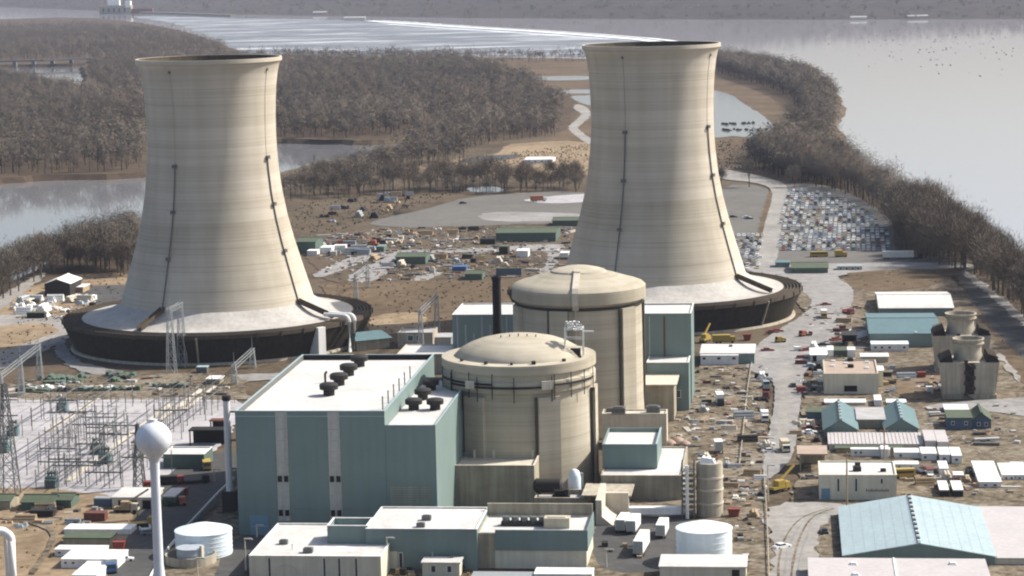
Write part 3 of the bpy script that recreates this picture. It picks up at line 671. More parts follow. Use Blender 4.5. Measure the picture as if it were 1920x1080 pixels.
# lower bay on the right of the hall, four more vents
x0 = w_/2+.05; lw = (822-728)*sx; lh = zat(q['m'], 797)*1.0; ld = d_*.80
a = MB(); t = .3; a.box(x0, x0+lw, 0, t, 0, lh).box(x0, x0+lw, ld-t, ld, 0, lh).box(x0+lw-t, x0+lw, t, ld-t, 0, lh); bay = a.build('side_bay_wall', TEAL, th)
MB().box(x0+.02, x0+lw-t-.02, t+.02, ld-t-.02, lh-1.3, lh-.9).build('side_bay_roof', ROOFW, th)
MB().box(x0+lw-t-.05, x0+lw+.06, -.05, ld+.05, lh, lh+.12).build('side_bay_coping', TEAL_L, th)
for px, py in ((776,768),(816,768),(793,749),(808,731)):
    p = local(th, P(px, py, lh-.9)); p.x = max(x0+3, min(x0+lw-2.8, p.x)); p.z = lh-.9; roof_vent(th, p, 1.0)
lp = MB().box(x0+1.0, x0+lw-1.6, -.22, .02, 8.2, 13.6).build('louver_panel', CONC_D, th)
for k in range(8): MB().box(x0+1.1, x0+lw-1.7, -.3, -.2, 8.4+k*.65, 8.7+k*.65).build('slat', TEAL, lp)
for X in (x0+2.0, x0+lw-3.0): MB().box(X-1.6, X+1.6, -1.2, -.02, 6.2, 8.0).build('intake_box', TEAL_L, th)
# teal block tucked between the hall and the nearer reactor
q2 = spec(822, 866, 935, 776, 742); bldg('connecting_block', 'narrow teal block squeezed between the hall and nearer reactor', 'building', q2, TEAL, ROOFG, par=.8, coping=TEAL)
# slim white stack strapped to the hall's left corner
m = P(432, 960, 0); zt = zat(m, 742); st = thing('vent_pipe', 'slim pale vent pipe at the left corner of the teal hall', 'stack', m, -GA)
MB().cyl((0,0), .95, 6, zt-.8, 14).build('pipe', WHITE, st, True); MB().lathe([(.9,zt-1.4),(1.25,zt-1.2),(1.25,zt),(.6,zt+.2),(.01,zt+.2)], 14).build('cap', DARK, st, True)
MB().box(-1.8, 1.8, -1.8, 1.8, 0, 6).build('plinth', DARK, st)
for z in (12, 20, 28): MB().box(.8, 2.6, -.25, .25, z, z+.5).build('bracket', STEEL_D, st)

# ------------------------------------------------------------------ other plant buildings, nearest reactor first
TH = q['h']
# concrete block before the nearer reactor
q = spec(822, 1003, 952, 873, 850); b = bldg('control_block', 'plain tan concrete block in front of the nearer reactor', 'concrete block', q, CONC_D, CONC_L, par=.9, coping=CONC_L)
for k in range(5):
    MB().box(-.35, .35, -.5, .5, -.9, 1.5).build('roof_stub', CONC_L, b, loc=(-q['w']/2+3+k*5.5, q['d']-2.2, q['h']))
q = spec(1003, 1098, 962, 934, 918); bldg('pit_wall', 'low concrete pit wall right of the tan block', 'concrete wall', q, CONC_D, ROOFG, par=1.2, coping=CONC)
m = P(1028, 925, 4); t = thing('horizontal_tank', 'dark horizontal tank in the pit beside the nearer reactor', 'tank', (m.x, m.y, 4), -GA)
MB().tube([(-4,0,2.2),(-3.4,0,2.2),(3.4,0,2.2),(4,0,2.2)], [1.2,2.0,2.0,1.2], 14).build('shell', DARK, t, True)
for x in (-2.3, 2.3): MB().box(x-.4, x+.4, -1.5, 1.5, 0, 1.0).build('saddle', DARK, t)
m = P(1052, 932, 4); t = thing('pump_skid', 'black pump skid beside the dark horizontal tank', 'pump', (m.x, m.y, 4), -GA)
MB().box(-2.4, 2.4, -1.2, 1.2, 0, .5).build('base', BLACK, t); MB().tube([(-1.8,0,1.3),(1.0,0,1.3)], .8, 10).build('motor', BLACK, t, True); MB().box(1.1, 2.1, -.7, .7, .5, 2.2).build('casing', DARK, t)
m = P(1078, 922, 3); zt = zat(m, 880); t = thing('exhaust_silencer', 'upright pale blue silencer at the foot of the nearer reactor', 'silencer', (m.x, m.y, 3), -GA)
MB().lathe([(.01,0),(1.9,0),(1.9,zt-5),(1.3,zt-3.6),(.6,zt-3),(.01,zt-3)], 16).build('drum', TANKW, t, True); MB().box(1.6, 2.3, -.4, .4, 0, zt-4).build('ladder', STEEL, t)
# canopy slab and L-shaped shield wall
q = spec(1100, 1176, 962, 927, 905, depth=13); t = bldg('loading_canopy', 'tan concrete canopy slab on posts below the nearer reactor', 'canopy', q, CONC, CONC, 'open', ov=1.2)
m = P(1140, 988, 0); t = thing('shield_wall', 'pale L-shaped concrete shield wall beside the parked white trailers', 'wall', m, -GA)
hh = zat(m, 930); MB().hexa([(-3.2,0,0),(-1.6,0,0),(-1.6,16,0),(-3.2,16,0)], [(-3.2,0,hh*.86),(-1.6,0,hh*.86),(-1.6,16,hh),(-3.2,16,hh)]).build('wall', CONC_L, t)
MB().box(-1.6, 4.6, 14.4, 16, 0, hh*.72).build('return_wall', CONC_L, t); MB().hexa([(-1.6,0,0),(2.6,0,0),(2.6,14.4,0),(-1.6,14.4,0)], [(-1.6,0,2.8),(1.0,0,.6),(1.0,14.4,.6),(-1.6,14.4,2.8)]).build('footing', CONC_L, t)
# auxiliary block: wide white roof with a teal penthouse
q = spec(1128, 1278, 940, 892, 838); au = bldg('auxiliary_block', 'low concrete block with a wide white roof and teal penthouse', 'building', q, CONC_D, ROOFW, par=.25, coping=CONC)
zz = q['h']; m = P(1181, 878, zz); h2 = zat(m, 833)-zz; pw = 103*dist(m)/F; l = local(au, m); dd = 24
a = MB(); a.box(l.x-pw/2, l.x+pw/2, l.y, l.y+.35, zz, zz+h2).box(l.x-pw/2, l.x+pw/2, l.y+dd, l.y+dd+.35, zz, zz+h2).box(l.x-pw/2, l.x-pw/2+.35, l.y+.35, l.y+dd, zz, zz+h2).box(l.x+pw/2-.35, l.x+pw/2, l.y+.35, l.y+dd, zz, zz+h2)
ph = a.build('penthouse', TEAL, au); MB().box(l.x-pw/2+.36, l.x+pw/2-.36, l.y+.36, l.y+dd-.01, zz+h2-1.6, zz+h2-1.2).build('penthouse_roof', ROOFW, ph)
MB().box(l.x+pw/2-.45, l.x+pw/2+.1, l.y-.1, l.y+dd+.4, zz+h2, zz+h2+.12).build('penthouse_coping', TEAL_L, ph)
q = spec(1130, 1250, 838, 776, 768); bldg('roof_house', 'flat white block with rooftop boxes behind the teal penthouse', 'building', q, CONC_L, CONC_L, par=.3, eq=(('unit',1160,776,1.6),('unit',1225,774,1.6),('unit',1143,772,.8)))
# farther turbine hall, left and right of the drum
q = spec(850, 985, 690, 590, 569); h2 = bldg('turbine_hall', 'farther teal hall with pale vertical stripes left of the farther reactor', 'industrial hall', q, TEAL, ROOFW, par=.3, coping=WHITE)
for k in range(9):
    X = -q['w']/2+1.6+k*3.05; MB().box(X, X+.5, -.15, .02, 1, q['h']*(.97-.16*((k*7)%3))).build('downpipe', STEEL, h2)
q = spec(1190, 1297, 758, 588, 569); h3 = bldg('turbine_hall', 'tall teal block right of the farther reactor under the right tower', 'industrial hall', q, TEAL, ROOFW, par=.4, coping=WHITE)
X = (1246-1190)/107*q['w']-q['w']/2; MB().box(X, X+.5, -.2, .02, 1, q['h']-1).build('downpipe', RUST, h3); MB().box(-q['w']/2+5.2, -q['w']/2+5.6, -.2, .02, 1, q['h']-1).build('downpipe', STEEL, h3)
q = spec(1214, 1292, 772, 680, 666); h4 = bldg('turbine_annex', 'lower teal annex with a white roof strip below the tall teal block', 'building', q, TEAL, ROOFW, par=.3, coping=WHITE, feats=(('window',1268,1277,731,746),))
q = spec(745, 862, 700, 664, 646); bldg('link_building', 'low white-roofed link building behind the teal hall roof', 'building', q, CONC_D, ROOFW, par=.2, coping=CONC_L)
q = spec(746, 812, 652, 624, 614); bldg('pump_house', 'small tan pump house with green windows right of the left tower', 'building', q, CONC, ROOFG, par=.3, feats=(('window',764,776,628,640,GREENW),('window',780,790,628,640,GREENW)))
q = spec(812, 846, 648, 632, 624); bldg('pump_house', 'tiny grey shed beside the tan pump house', 'shed', q, STEEL, ROOFG, 'slab')
m = P(700, 655, 0); t = thing('intake_house', 'greenish pitched intake house right of the left tower base', 'building', m, R(28))
MB().box(-7, 7, 0, 10, 0, 4).build('wall', CONC_D, t); MB().hexa([(-8,-1,4),(8,-1,4),(8,11,4),(-8,11,4)], [(-6,4.5,6.5),(6,4.5,6.5),(6,5.5,6.5),(-6,5.5,6.5)]).build('roof', TEALROOF, t)

# ------------------------------------------------------------------ service buildings in the foreground
q = spec(467, 716, 1092, 1043, 982); b = bldg('office_building', 'long low white office building with narrow dark windows in front', 'office', q, CREAM, ROOFW, par=.25, coping=WHITE, eq=(('unit',532,1020,.8),('unit',578,1036,.9),('pipe',548,1030,.4)),
    feats=[('window', x, x+5, 1046, 1084) for x in (503, 607, 635, 667)])
q = spec(614, 690, 1019, 986, 971, z0=q['h']-.2); bldg('stair_block', 'small open-topped teal box behind the low white office', 'building', q, TEAL, ROOFW, par=2.2, coping=WHITE)
q = spec(687, 896, 1068, 992, 951); b = bldg('service_building', 'teal-topped service building with white roof before the hall', 'service building', q, TEAL, ROOFW, par=.25, coping=WHITE, eq=(('unit',800,975,.9),('unit',789,988,.8)),
    feats=(('base_panel',722,746,1034,1066,CREAM),('window',748,756,1036,1064),('base_panel',758,806,1034,1064,TEAL)))
q = spec(897, 1100, 1066, 1000, 966); b = bldg('service_building', 'concrete and teal service building with cooling fans on its roof', 'service building', q, CREAM, ROOFW, par=.3, coping=CONC)
w_, h_, d_ = q['w'], q['h'], q['d']; sx = w_/203
MB().box(-w_/2-.1, -w_/2+31*sx, -.3, -.02, .1, h_).build('pier', CONC_D, b)
MB().box(-w_/2+33*sx, w_/2+.1, -.35, -.03, h_*.52, h_+.9).build('teal_fascia', TEAL, b)
MB().box(w_/2+.02, w_/2+.35, -.35, d_, h_*.52, h_+.9).build('teal_fascia', TEAL, b)
MB().box(-w_/2, w_/2, d_+.1, d_+.8, .1, h_+3.0).build('screen_wall', CONC_D, b)
p = local(b, P(992, 985, h_-.3)); fan = MB().box(-7, 7, -1.4, 1.4, .2, 1.0).build('fan_bank', DARK, b, loc=(p.x, p.y, h_-.3))
for k in range(6): MB().cyl((-5.8+k*2.3, 0), .95, 1.0, 2.3, 12).build('fan', STEEL_D, fan)
p = local(b, P(1045, 988, h_-.3)); MB().box(-3.2, 3.2, -1.8, 1.8, 0, 2.6).box(-2.2, 2.2, -1.0, 1.0, 2.6, 2.8).build('roof_unit', TAN, b, loc=(p.x, p.y, h_-.3))
q = spec(792, 862, 1082, 1054, 1044); bldg('guard_hut', 'small cream hut with two dark windows before the service building', 'hut', q, CREAM, ROOFW, 'slab', feats=(('window',808,818,1060,1074),('window',838,848,1060,1074)), eq=(('pipe',812,1044,.4),('unit',848,1044,.4)))
m = P(538, 1092, 0); t = thing('quonset_hut', 'white rounded canopy hut before the low white office', 'hut', m, -GA)
arc = [(math.cos(math.pi*i/12)*2.6, math.sin(math.pi*i/12)*2.0+2.6) for i in range(13)]
vs = [(x, y, z) for y in (0, 7) for x, z in arc]; MB().add(vs+[(2.6,0,0),(-2.6,0,0),(2.6,7,0),(-2.6,7,0)], [(i, i+13, i+14, i+1) for i in range(12)]+[(0,26,28,13),(12,25,29,27)]).build('shell', WHITE, t)
MB().box(-2.4, 2.4, .5, .7, 0, 2.5).build('front_wall', DARK, t)

# ------------------------------------------------------------------ tanks and the water tower
def tank(cx, hw, yb, yt, yap, label, mat, bands=6, name='storage_tank'):
    m = P(cx, yb, 0); zt = zat(m, yt); r = hw*dist(m)/F; za = zat(m, yap)
    t = thing(name, label, 'tank', m, 0)
    MB().lathe([(r, 0), (r, zt)], 48).build('shell', mat, t, True)
    MB().lathe([(r+.15, zt-.2), (r+.15, zt+.05), (r*.66, zt+(za-zt)*.45), (r*.33, zt+(za-zt)*.8), (.01, za)], 48).build('roof', mat, t, True)
    for k in range(1, bands): MB().lathe([(r, zt*k/bands-.08), (r+.06, zt*k/bands-.06), (r+.06, zt*k/bands+.06), (r, zt*k/bands+.08)], 48).build('hoop', mat, t, True)
    return t, r, zt
t, r, zt = tank(1320.5, 52, 1052, 989, 976, 'round pale blue storage tank behind a white-roofed shed', TANKW)
t, r, zt = tank(383, 53, 1040, 993, 979.5, 'large pale blue storage tank at the left of the teal hall', TANKW)
t, r, zt = tank(358, 25.5, 1060, 1026, 1025, 'small grey tank inside the round tan dike', TANKG, 3)
MB().box(r-.2, r+.5, -.5, .5, 0, zt+.8).build('gauge_board', CREAM, t, rotz=R(-30))
m = P(358, 1056, 0); r = 48*dist(m)/F; t = thing('containment_dike', 'round tan dike wall around the small grey tank', 'wall', m)
MB().lathe([(r-.4, 0), (r-.4, 2.6), (r, 2.6), (r, 0)], 48).build('ring_wall', CONC, t, True)
m = P(300, 1120, 0); k = dist(m); rr = 33.5*k/F; zc = zat(m, 823)
t = thing('water_tower', 'white ball-topped water tower on a single tall stem', 'water tower', (m.x, m.y, 0))
a = [(rr*math.sin(math.pi*i/24), zc+rr*math.cos(math.pi*i/24)) for i in range(0, 21)]
ang = math.pi*20/24; rn = 8.6*k/F
MB().lathe(a+[(rn*1.5, zc-rr*1.06), (rn*1.1, zc-rr*1.3)], 48).build('ball', BALLW, t, True)
MB().lathe([(rn*1.1, zc-rr*1.3), (rn, zc-rr*2.2), (rn*1.08, 8), (rn*1.5, 3), (rn*2.3, 0)], 32).build('stem', BALLW, t, True)
MB().lathe([(.9, zc+rr*.985), (.9, zc+rr+.5), (.4, zc+rr+.6), (.01, zc+rr+.6)], 12).build('hatch', BALLW, t, True)
# white pipe arch at the left edge
m = P(2, 1110, 0); t = thing('pipe_loop', 'thick white pipe loop cut off by the left edge of the picture', 'pipe', m, -GA); zt = zat(m, 998)
pts = [(-9, 0, 0), (-9, 0, zt-2.5)]+[(-6.5-2.5*math.cos(q), 0, zt-2.5+2.5*math.sin(q)) for q in np.linspace(.3, math.pi/2, 6)]+[(1.2+2.0*math.sin(q), 0, zt-2.0+2.0*math.cos(q)) for q in np.linspace(0, math.pi/2, 6)]+[(3.2, 0, 0)]
MB().tube(pts, 1.0, 12).build('pipe', WHITE, t, True); MB().tube([(p[0]*.62-.6, 2.6, p[2]*.985) for p in pts], 1.0, 12).build('pipe', WHITE, t, True)
# silo with a scaffold of braces on its left
m = P(1331, 968, 0); k = dist(m); t = thing('silo', 'concrete silo with bands and a white cap wrapped in scaffolding', 'silo', m, -GA); r = 25*k/F; zt = zat(m, 866)
MB().lathe([(r, 0), (r, zt), (.01, zt)], 32).build('drum', CONC, t, True)
for z in (zt*.25, zt*.5, zt*.72): MB().lathe([(r, z), (r+.2, z), (r+.2, z+.5), (r, z+.5)], 32).build('hoop', CONC_L, t, True)
MB().hexa([(-2.6,-2.2,zt),(1.6,-2.6,zt),(2.0,1.5,zt),(-2.2,2.0,zt)], [(-2.0,-1.6,zt+1.6),(.9,-1.8,zt+1.2),(1.2,1,zt+1.0),(-1.6,1.4,zt+1.5)]).build('cap_tarp', WHITE, t)
for i in range(9): MB().tube([(random.uniform(-2,3), random.uniform(-2,2), zt), (random.uniform(-2,3.4), random.uniform(-2,2), zt+random.uniform(.8,2.2))], .16, 5).build('rebar', RUST, t)
m = P(1291, 972, 0); t = thing('scaffold', 'narrow pipe scaffold tower standing against the left of the silo', 'scaffold', m, -GA)
for x in (-1.6, 1.6):
    for y in (-1.6, 1.6): MB().box(x-.16, x+.16, y-.16, y+.16, 0, zt+.8).build('standard', STEEL_D, t)
for i in range(9):
    z = 1.6+i*(zt-2)/9; MB().box(-1.8, 1.8, -1.8, 1.8, z, z+.16).build('deck', WOOD if i % 2 else STEEL_D, t)
    MB().bar((-1.7,-1.75,z), (1.7,-1.75,z+(zt-2)/9), .12).build('brace', STEEL, t)
MB().tube([(-.2,-2.1,0),(-.2,-2.1,zt)], .45, 10).build('riser', WHITE, t)

# ------------------------------------------------------------------ right-hand works area
q = spec(1314, 1414, 684, 662, 645); bldg('workshop', 'long teal workshop with white roof below the right tower', 'workshop', q, TEAL, ROOFW, 'slab', eq=(('unit',1370,650,.5),))
q = spec(1314, 1384, 686, 666, 663); bldg('office_trailer', 'white office trailer with dark windows before the long teal workshop', 'trailer', q, WHITE, WHITE, 'slab', ov=.1, feats=(('window',1317,1324,669,675),('window',1344,1352,669,675),('window',1372,1380,669,675)))
q = spec(1650, 1786, 594, 578, 548); bldg('warehouse', 'long warehouse with a bright white roof near the perimeter road', 'warehouse', q, TEAL, ROOFW, 'gx', rise=2.2)
q = spec(1632, 1762, 652, 626, 588); b = bldg('workshop', 'wide teal workshop with a teal metal roof behind the fan towers', 'workshop', q, TEAL, TEALROOF, 'gx', rise=2.0)
MB().box(q['w']*.14, q['w']*.14+.9, -.3, q['d']*.5, q['h']+.3, q['h']+.5).build('roof_gutter', STEEL, b)
q = spec(1634, 1703, 660, 645, 639); bldg('office_trailer', 'white office trailer before the wide teal workshop', 'trailer', q, WHITE, WHITE, 'slab', ov=.1, feats=[('window',x,x+6,649,654) for x in (1639,1651,1665,1692)])
q = spec(1546, 1646, 741, 701, 675); bldg('block_building', 'square tan block building with a tan roof and white skylights', 'building', q, CREAM, TANROOF, par=.25, coping=TAN, feats=(('door',1583,1607,723,734,BLACK),),
    eq=(('skylight',1562,678,.9),('skylight',1561,687,.9),('skylight',1586,682,.9),('skylight',1625,680,.9),('skylight',1625,691,.9),('unit',1594,676,.8,DARK),('unit',1595,689,.8,DARK)))
q = spec(1646, 1656, 728, 694, 686); bldg('stair_house', 'narrow cream lean-to at the right of the tan block building', 'shed', q, CREAM, WHITE, 'slab')
q = spec(1615, 1665, 682, 668, 662); bldg('store', 'low tan store with a white roof behind the tan block building', 'building', q, TAN, WHITE, 'slab')
# paired teal gabled huts
def gable(x0, x1, yb, ye, yk, rise, lab, roof=TEALROOF, wall=TEAL, name='workshop', studs=7, feats=()):
    q = spec(x0, x1, yb, ye, yk); b = bldg(name, lab, name.replace('_', ' '), q, wall, roof, 'gy', rise=rise, feats=feats)
    for k in range(studs): MB().box(-.4, .4, -.35, .35, .25, .75).build('ridge_vent', DARK if studs > 10 and k % 2 else WHITE, b, loc=(0, 1+(q['d']-2)*k/max(1,studs-1), q['h']+rise))
    return b, q
gable(1546, 1607, 822, 806, 768, 3.0, 'left of two matching teal gabled workshops', feats=(('window',1560,1567,810,817),('window',1574,1581,810,817),('window',1588,1595,810,817)))
gable(1660, 1721, 820, 804, 768, 3.0, 'right of two matching teal gabled workshops', feats=(('window',1672,1679,808,815),('window',1686,1693,808,815),('window',1700,1707,808,815)))
q = spec(1608, 1659, 806, 786, 764); bldg('link_shed', 'flat grey-roofed shed between the two teal gabled workshops', 'shed', q, CONC_D, ROOFG, 'slab')
q = spec(1640, 1653, 764, 750, 740); bldg('equipment_trailer', 'upright white box trailer behind the grey-roofed shed', 'trailer', q, WHITE, WHITE, 'slab', ov=.05)
q = spec(1548, 1622, 762, 754, 748); bldg('lean_to', 'low white lean-to roof behind the left teal gabled workshop', 'shed', q, CREAM, WHITE, 'slab')
q = spec(1664, 1698, 762, 754, 748); bldg('lean_to', 'low white lean-to roof behind the right teal gabled workshop', 'shed', q, CREAM, WHITE, 'slab')
# long low sheds and trailers
q = spec(1556, 1728, 846, 832, 811); b = bldg('long_shed', 'long low shed with a white corrugated roof below the teal workshops', 'shed', q, CREAM, ROOFP, 'slab')
for k in range(24): MB().box(-.06, .06, -.2, q['d']+.2, .01, .14).build('roof_rib', ROOFP, b, loc=(-q['w']/2+.7+k*q['w']/24, 0, q['h']))
q = spec(1568, 1690, 852, 840, 829); bldg('long_shed', 'low shed with a dull green roof before the corrugated shed', 'shed', q, WOOD, GREENR, 'slab')
q = spec(1500, 1546, 885, 850, 836); bldg('open_shelter', 'tan flat-roofed open shelter beside the works road', 'shelter', q, CONC_D, TANROOF, 'open', ov=.8)
q = spec(1596, 1668, 858, 842, 839); bldg('office_trailer', 'white trailer in the shade before the green-roofed shed', 'trailer', q, WHITE, WHITE, 'slab', ov=.1, feats=(('window',1602,1608,846,851),('window',1612,1617,846,851)))
q = spec(1652, 1666, 862, 842, 835); bldg('utility_box', 'white upright utility box among the trailers', 'box', q, WHITE, WHITE, 'slab', ov=.05)
q = spec(1678, 1728, 862, 848, 840); bldg('office_trailer', 'white double trailer left of the second trailer row', 'trailer', q, WHITE, WHITE, 'slab', ov=.1, feats=(('window',1686,1692,851,857),))
q = spec(1728, 1756, 866, 850, 838); bldg('office_trailer', 'white trailer end-on right of the white double trailer', 'trailer', q, WHITE, WHITE, 'slab', ov=.1, feats=(('window',1732,1738,854,860),))
q = spec(1762, 1781, 870, 852, 838); bldg('office_trailer', 'left of two white end-on trailers by the dirt bank', 'trailer', q, WHITE, WHITE, 'slab', ov=.1, feats=(('window',1767,1774,857,863),))
q = spec(1785, 1803, 872, 854, 838); bldg('office_trailer', 'right of two white end-on trailers by the dirt bank', 'trailer', q, WHITE, WHITE, 'slab', ov=.1, feats=(('window',1790,1797,859,865),))
q = spec(1679, 1722, 882, 870, 864); bldg('office_trailer', 'white trailer right behind the cream building with slit windows', 'trailer', q, WHITE, WHITE, 'slab', ov=.1, feats=(('window',1684,1689,873,878),('window',1706,1711,873,878)))
q = spec(1762, 1778, 895, 878, 864); bldg('office_trailer', 'small white trailer end-on in front of the trailer pair', 'trailer', q, WHITE, WHITE, 'slab', ov=.1, feats=(('window',1768,1774,881,886),))
q = spec(1738, 1750, 894, 880, 875); bldg('utility_box', 'small white pump box between trailer and yellow pickup', 'box', q, WHITE, RUST, 'slab', ov=.05)
q = spec(1735, 1755, 812+38, 826, 806); bldg('office_trailer', 'long pale trailer end-on right of the corrugated shed', 'trailer', q, ROOFP, ROOFP, 'slab', ov=.1)
q = spec(1758, 1778, 852, 828, 806); bldg('office_trailer', 'second long pale trailer end-on right of the corrugated shed', 'trailer', q, ROOFP, ROOFP, 'slab', ov=.1)
for i, (x0, x1, yb, yt, yk, lab) in enumerate(((1836,1877,917,903,864,'large white double trailer end-on in the right yard'),(1880,1903,902,890,868,'white trailer right of the large double trailer'),(1905,1928,902,890,866,'white trailer cut by the right edge of the picture'))):
    q = spec(x0, x1, yb, yt, yk); s_ = (x1-x0); bldg('office_trailer', lab, 'trailer', q, WHITE, WHITE, 'slab', ov=.15, feats=(('window',x0+s_*.2,x0+s_*.4,yt+4,yt+9),('window',x0+s_*.62,x0+s_*.82,yt+4,yt+9)))
for i, (x0, x1, lab) in enumerate(((1762,1779,'left of two dark freight boxes with white tops'),(1787,1806,'right of two dark freight boxes with white tops'))):
    q = spec(x0, x1, 934, 918, 901); bldg('freight_box', lab, 'container', q, DARK, WHITE, 'slab', ov=.05)
q = spec(1789, 1806, 903, 890, 884); bldg('shelter', 'small open tan shelter beside the trailers', 'shelter', q, WOOD, WHITE, 'open', ov=.2)
q = spec(1537, 1680, 940, 891, 865); b = bldg('store_building', 'cream building with slit windows and a faded sign on its wall', 'building', q, CREAM, ROOFW, par=.25, coping=CREAM,
    feats=(('window',1570,1575,897,922),('window',1603,1608,897,922),('window',1650,1655,897,907),('door',1541,1557,916,936,DOORB)), eq=(('unit',1608,873,.6,DARK),('unit',1607,883,.9,DARK),('unit',1656,884,.6,DARK)))
sx = q['w']/143; sz = q['h']/49
X0 = (1621-1537)*sx-q['w']/2; sg = MB().box(X0, X0+48*sx, -.06, -.01, (940-922)*sz, (940-917)*sz).build('wall_sign', CREAM, b)
for k in range(14): MB().box(X0+.4+k*.46, X0+.68+k*.46, -.10, -.055, (940-921.5)*sz, (940-918)*sz+(.25 if k % 3 == 0 else 0)).build('sign_stroke', STEEL_D, sg)
m = P(1588, 962, 0); t = thing('utility_pole', 'tall brown utility pole before the cream building', 'pole', m); zt = zat(m, 836)
m2 = P(1588, 938, 0)
MB().cyl((0,0), .28, 0, zt*.9, 8, .2).build('pole', WOOD, t); MB().box(-1.3, 1.3, -.1, .1, zt*.86, zt*.88).build('cross_arm', WOOD, t)
m = P(1658, 905, 0); t = thing('utility_pole', 'thin utility pole between the trailers', 'pole', m); zt = zat(m, 800)
MB().cyl((0,0), .25, 0, zt, 8, .18).build('pole', WOOD, t); MB().box(-1.3, 1.3, -.1, .1, zt-1.2, zt-1.0).build('cross_arm', WOOD, t)
# big pale blue roof and its neighbours
b, q = gable(1585, 1862, 1062, 1043, 952, 3.2, 'big pale blue gabled roof of the nearest warehouse', BLUEROOF, TEAL, 'warehouse', 22)
for k in range(13): MB().box(-.04, .04, -.5, q['d']+.5, .0, .03).build('roof_seam', BLUEROOF, b, loc=(0, 0, 0)).location = ((k-6)*q['w']/14, 0, q['h']+3.2*(1-abs(k-6)/7)+.26)
q = spec(1846, 2060, 1062, 1046, 950); bldg('warehouse', 'pinkish flat warehouse roof right of the pale blue roof', 'warehouse', q, CREAM, ROOFP, 'slab')
q = spec(1522, 1868, 1160, 1132, 1047); b = bldg('warehouse', 'pinkish low roof along the bottom edge below the pale blue gable', 'warehouse', q, CREAM, ROOFP, 'slab', eq=(('skylight',1600,1058,.9),('skylight',1786,1058,.9),('skylight',1604,1078,.9)))
MB().box(-.25, .25, -.2, q['d']+.2, 0, .2).build('roof_divider', WHITE, b, loc=(-.6, 0, q['h']))
q = spec(1238, 1398, 1096, 1062, 1040); bldg('store_building', 'flat white-roofed shed before the right storage tank', 'shed', q, CREAM, ROOFW, 'slab', feats=(('door',1372,1386,1068,1086,DARK),))
q = spec(1002, 1110, 1098, 1076, 1064); bldg('office_trailer', 'white trailer at the bottom edge below the service building', 'trailer', q, WHITE, WHITE, 'slab', ov=.1)
q = spec(885, 996, 1100, 1082, 1072); bldg('long_shed', 'grey ribbed shed roof at the bottom edge', 'shed', q, STEEL, STEEL, 'slab')
# slate blue house
q = spec(1777, 1822, 808, 783, 768); bldg('cabin', 'slate blue cabin with a green roof near the fan tower', 'cabin', q, BLUEW, GREENR, 'slab', feats=(('window',1784,1790,790,797),('window',1808,1814,790,797)))
gable(1823, 1858, 806, 788, 772, 2.2, 'slate blue gabled wing with a green roof', GREENR, BLUEW, 'cabin', 0, feats=(('window',1832,1838,792,799),('window',1846,1852,792,799)))
q = spec(1773, 1815, 778, 768, 758); bldg('lean_to', 'white roof behind the slate blue cabin', 'shed', q, CREAM, WHITE, 'slab')
q = spec(1512, 1546, 788, 772, 764); bldg('shed', 'dark blue-grey shed left of the teal gabled workshops', 'shed', q, BLUEW, GREENR, 'slab')
# gatehouse group behind the right tower
q = spec(1485, 1552, 514, 503, 492); bldg('gatehouse', 'long green-roofed gatehouse before the packed car park', 'building', q, GREENW, GREENR, 'gx', rise=1.2)
q = spec(1454, 1480, 503, 492, 488); bldg('gatehouse', 'small teal hut left of the green-roofed gatehouse', 'hut', q, TEAL, TEALROOF, 'slab')
q = spec(1570, 1616, 508, 499, 496); bldg('office_trailer', 'grey trailer row right of the green-roofed gatehouse', 'trailer', q, STEEL, STEEL, 'slab', ov=.1, feats=[('window',x,x+5,501,506,DARK) for x in (1574,1585,1596,1606)])
# white stores near the works road
q = spec(1520, 1550, 680, 665, 652); bldg('store', 'white store with a dark doorway left of the tan block building', 'shed', q, WHITE, WHITE, 'slab', feats=(('door',1524,1531,667,678,BLACK),))
q = spec(1551, 1563, 671, 656, 648); bldg('container', 'white container between the white store and green container', 'container', q, WHITE, WHITE, 'slab', ov=.03)
q = spec(1564, 1588, 671, 657, 650); bldg('container', 'dull green container behind the tan block building', 'container', q, GREENR, GREENR, 'slab', ov=.03)
q = spec(1589, 1604, 671, 656, 650); bldg('container', 'white container right of the green container', 'container', q, WHITE, WHITE, 'slab', ov=.03)
q = spec(1580, 1606, 650, 628, 620); bldg('scaffold_shed', 'dark timber frame shed left of the wide teal workshop', 'shed', q, DARK, DARK, 'open')
m = P(1618, 640, 0); t = thing('ramp_plate', 'tilted pale sheet leaning by the dark timber shed', 'sheet', m, R(15)); MB().hexa([(-3,0,1),(3,0,2.2),(3,3,3.8),(-3,3,2.6)], [(-3,0,1.2),(3,0,2.4),(3,3,4.0),(-3,3,2.8)]).build('plate', STEEL, t)

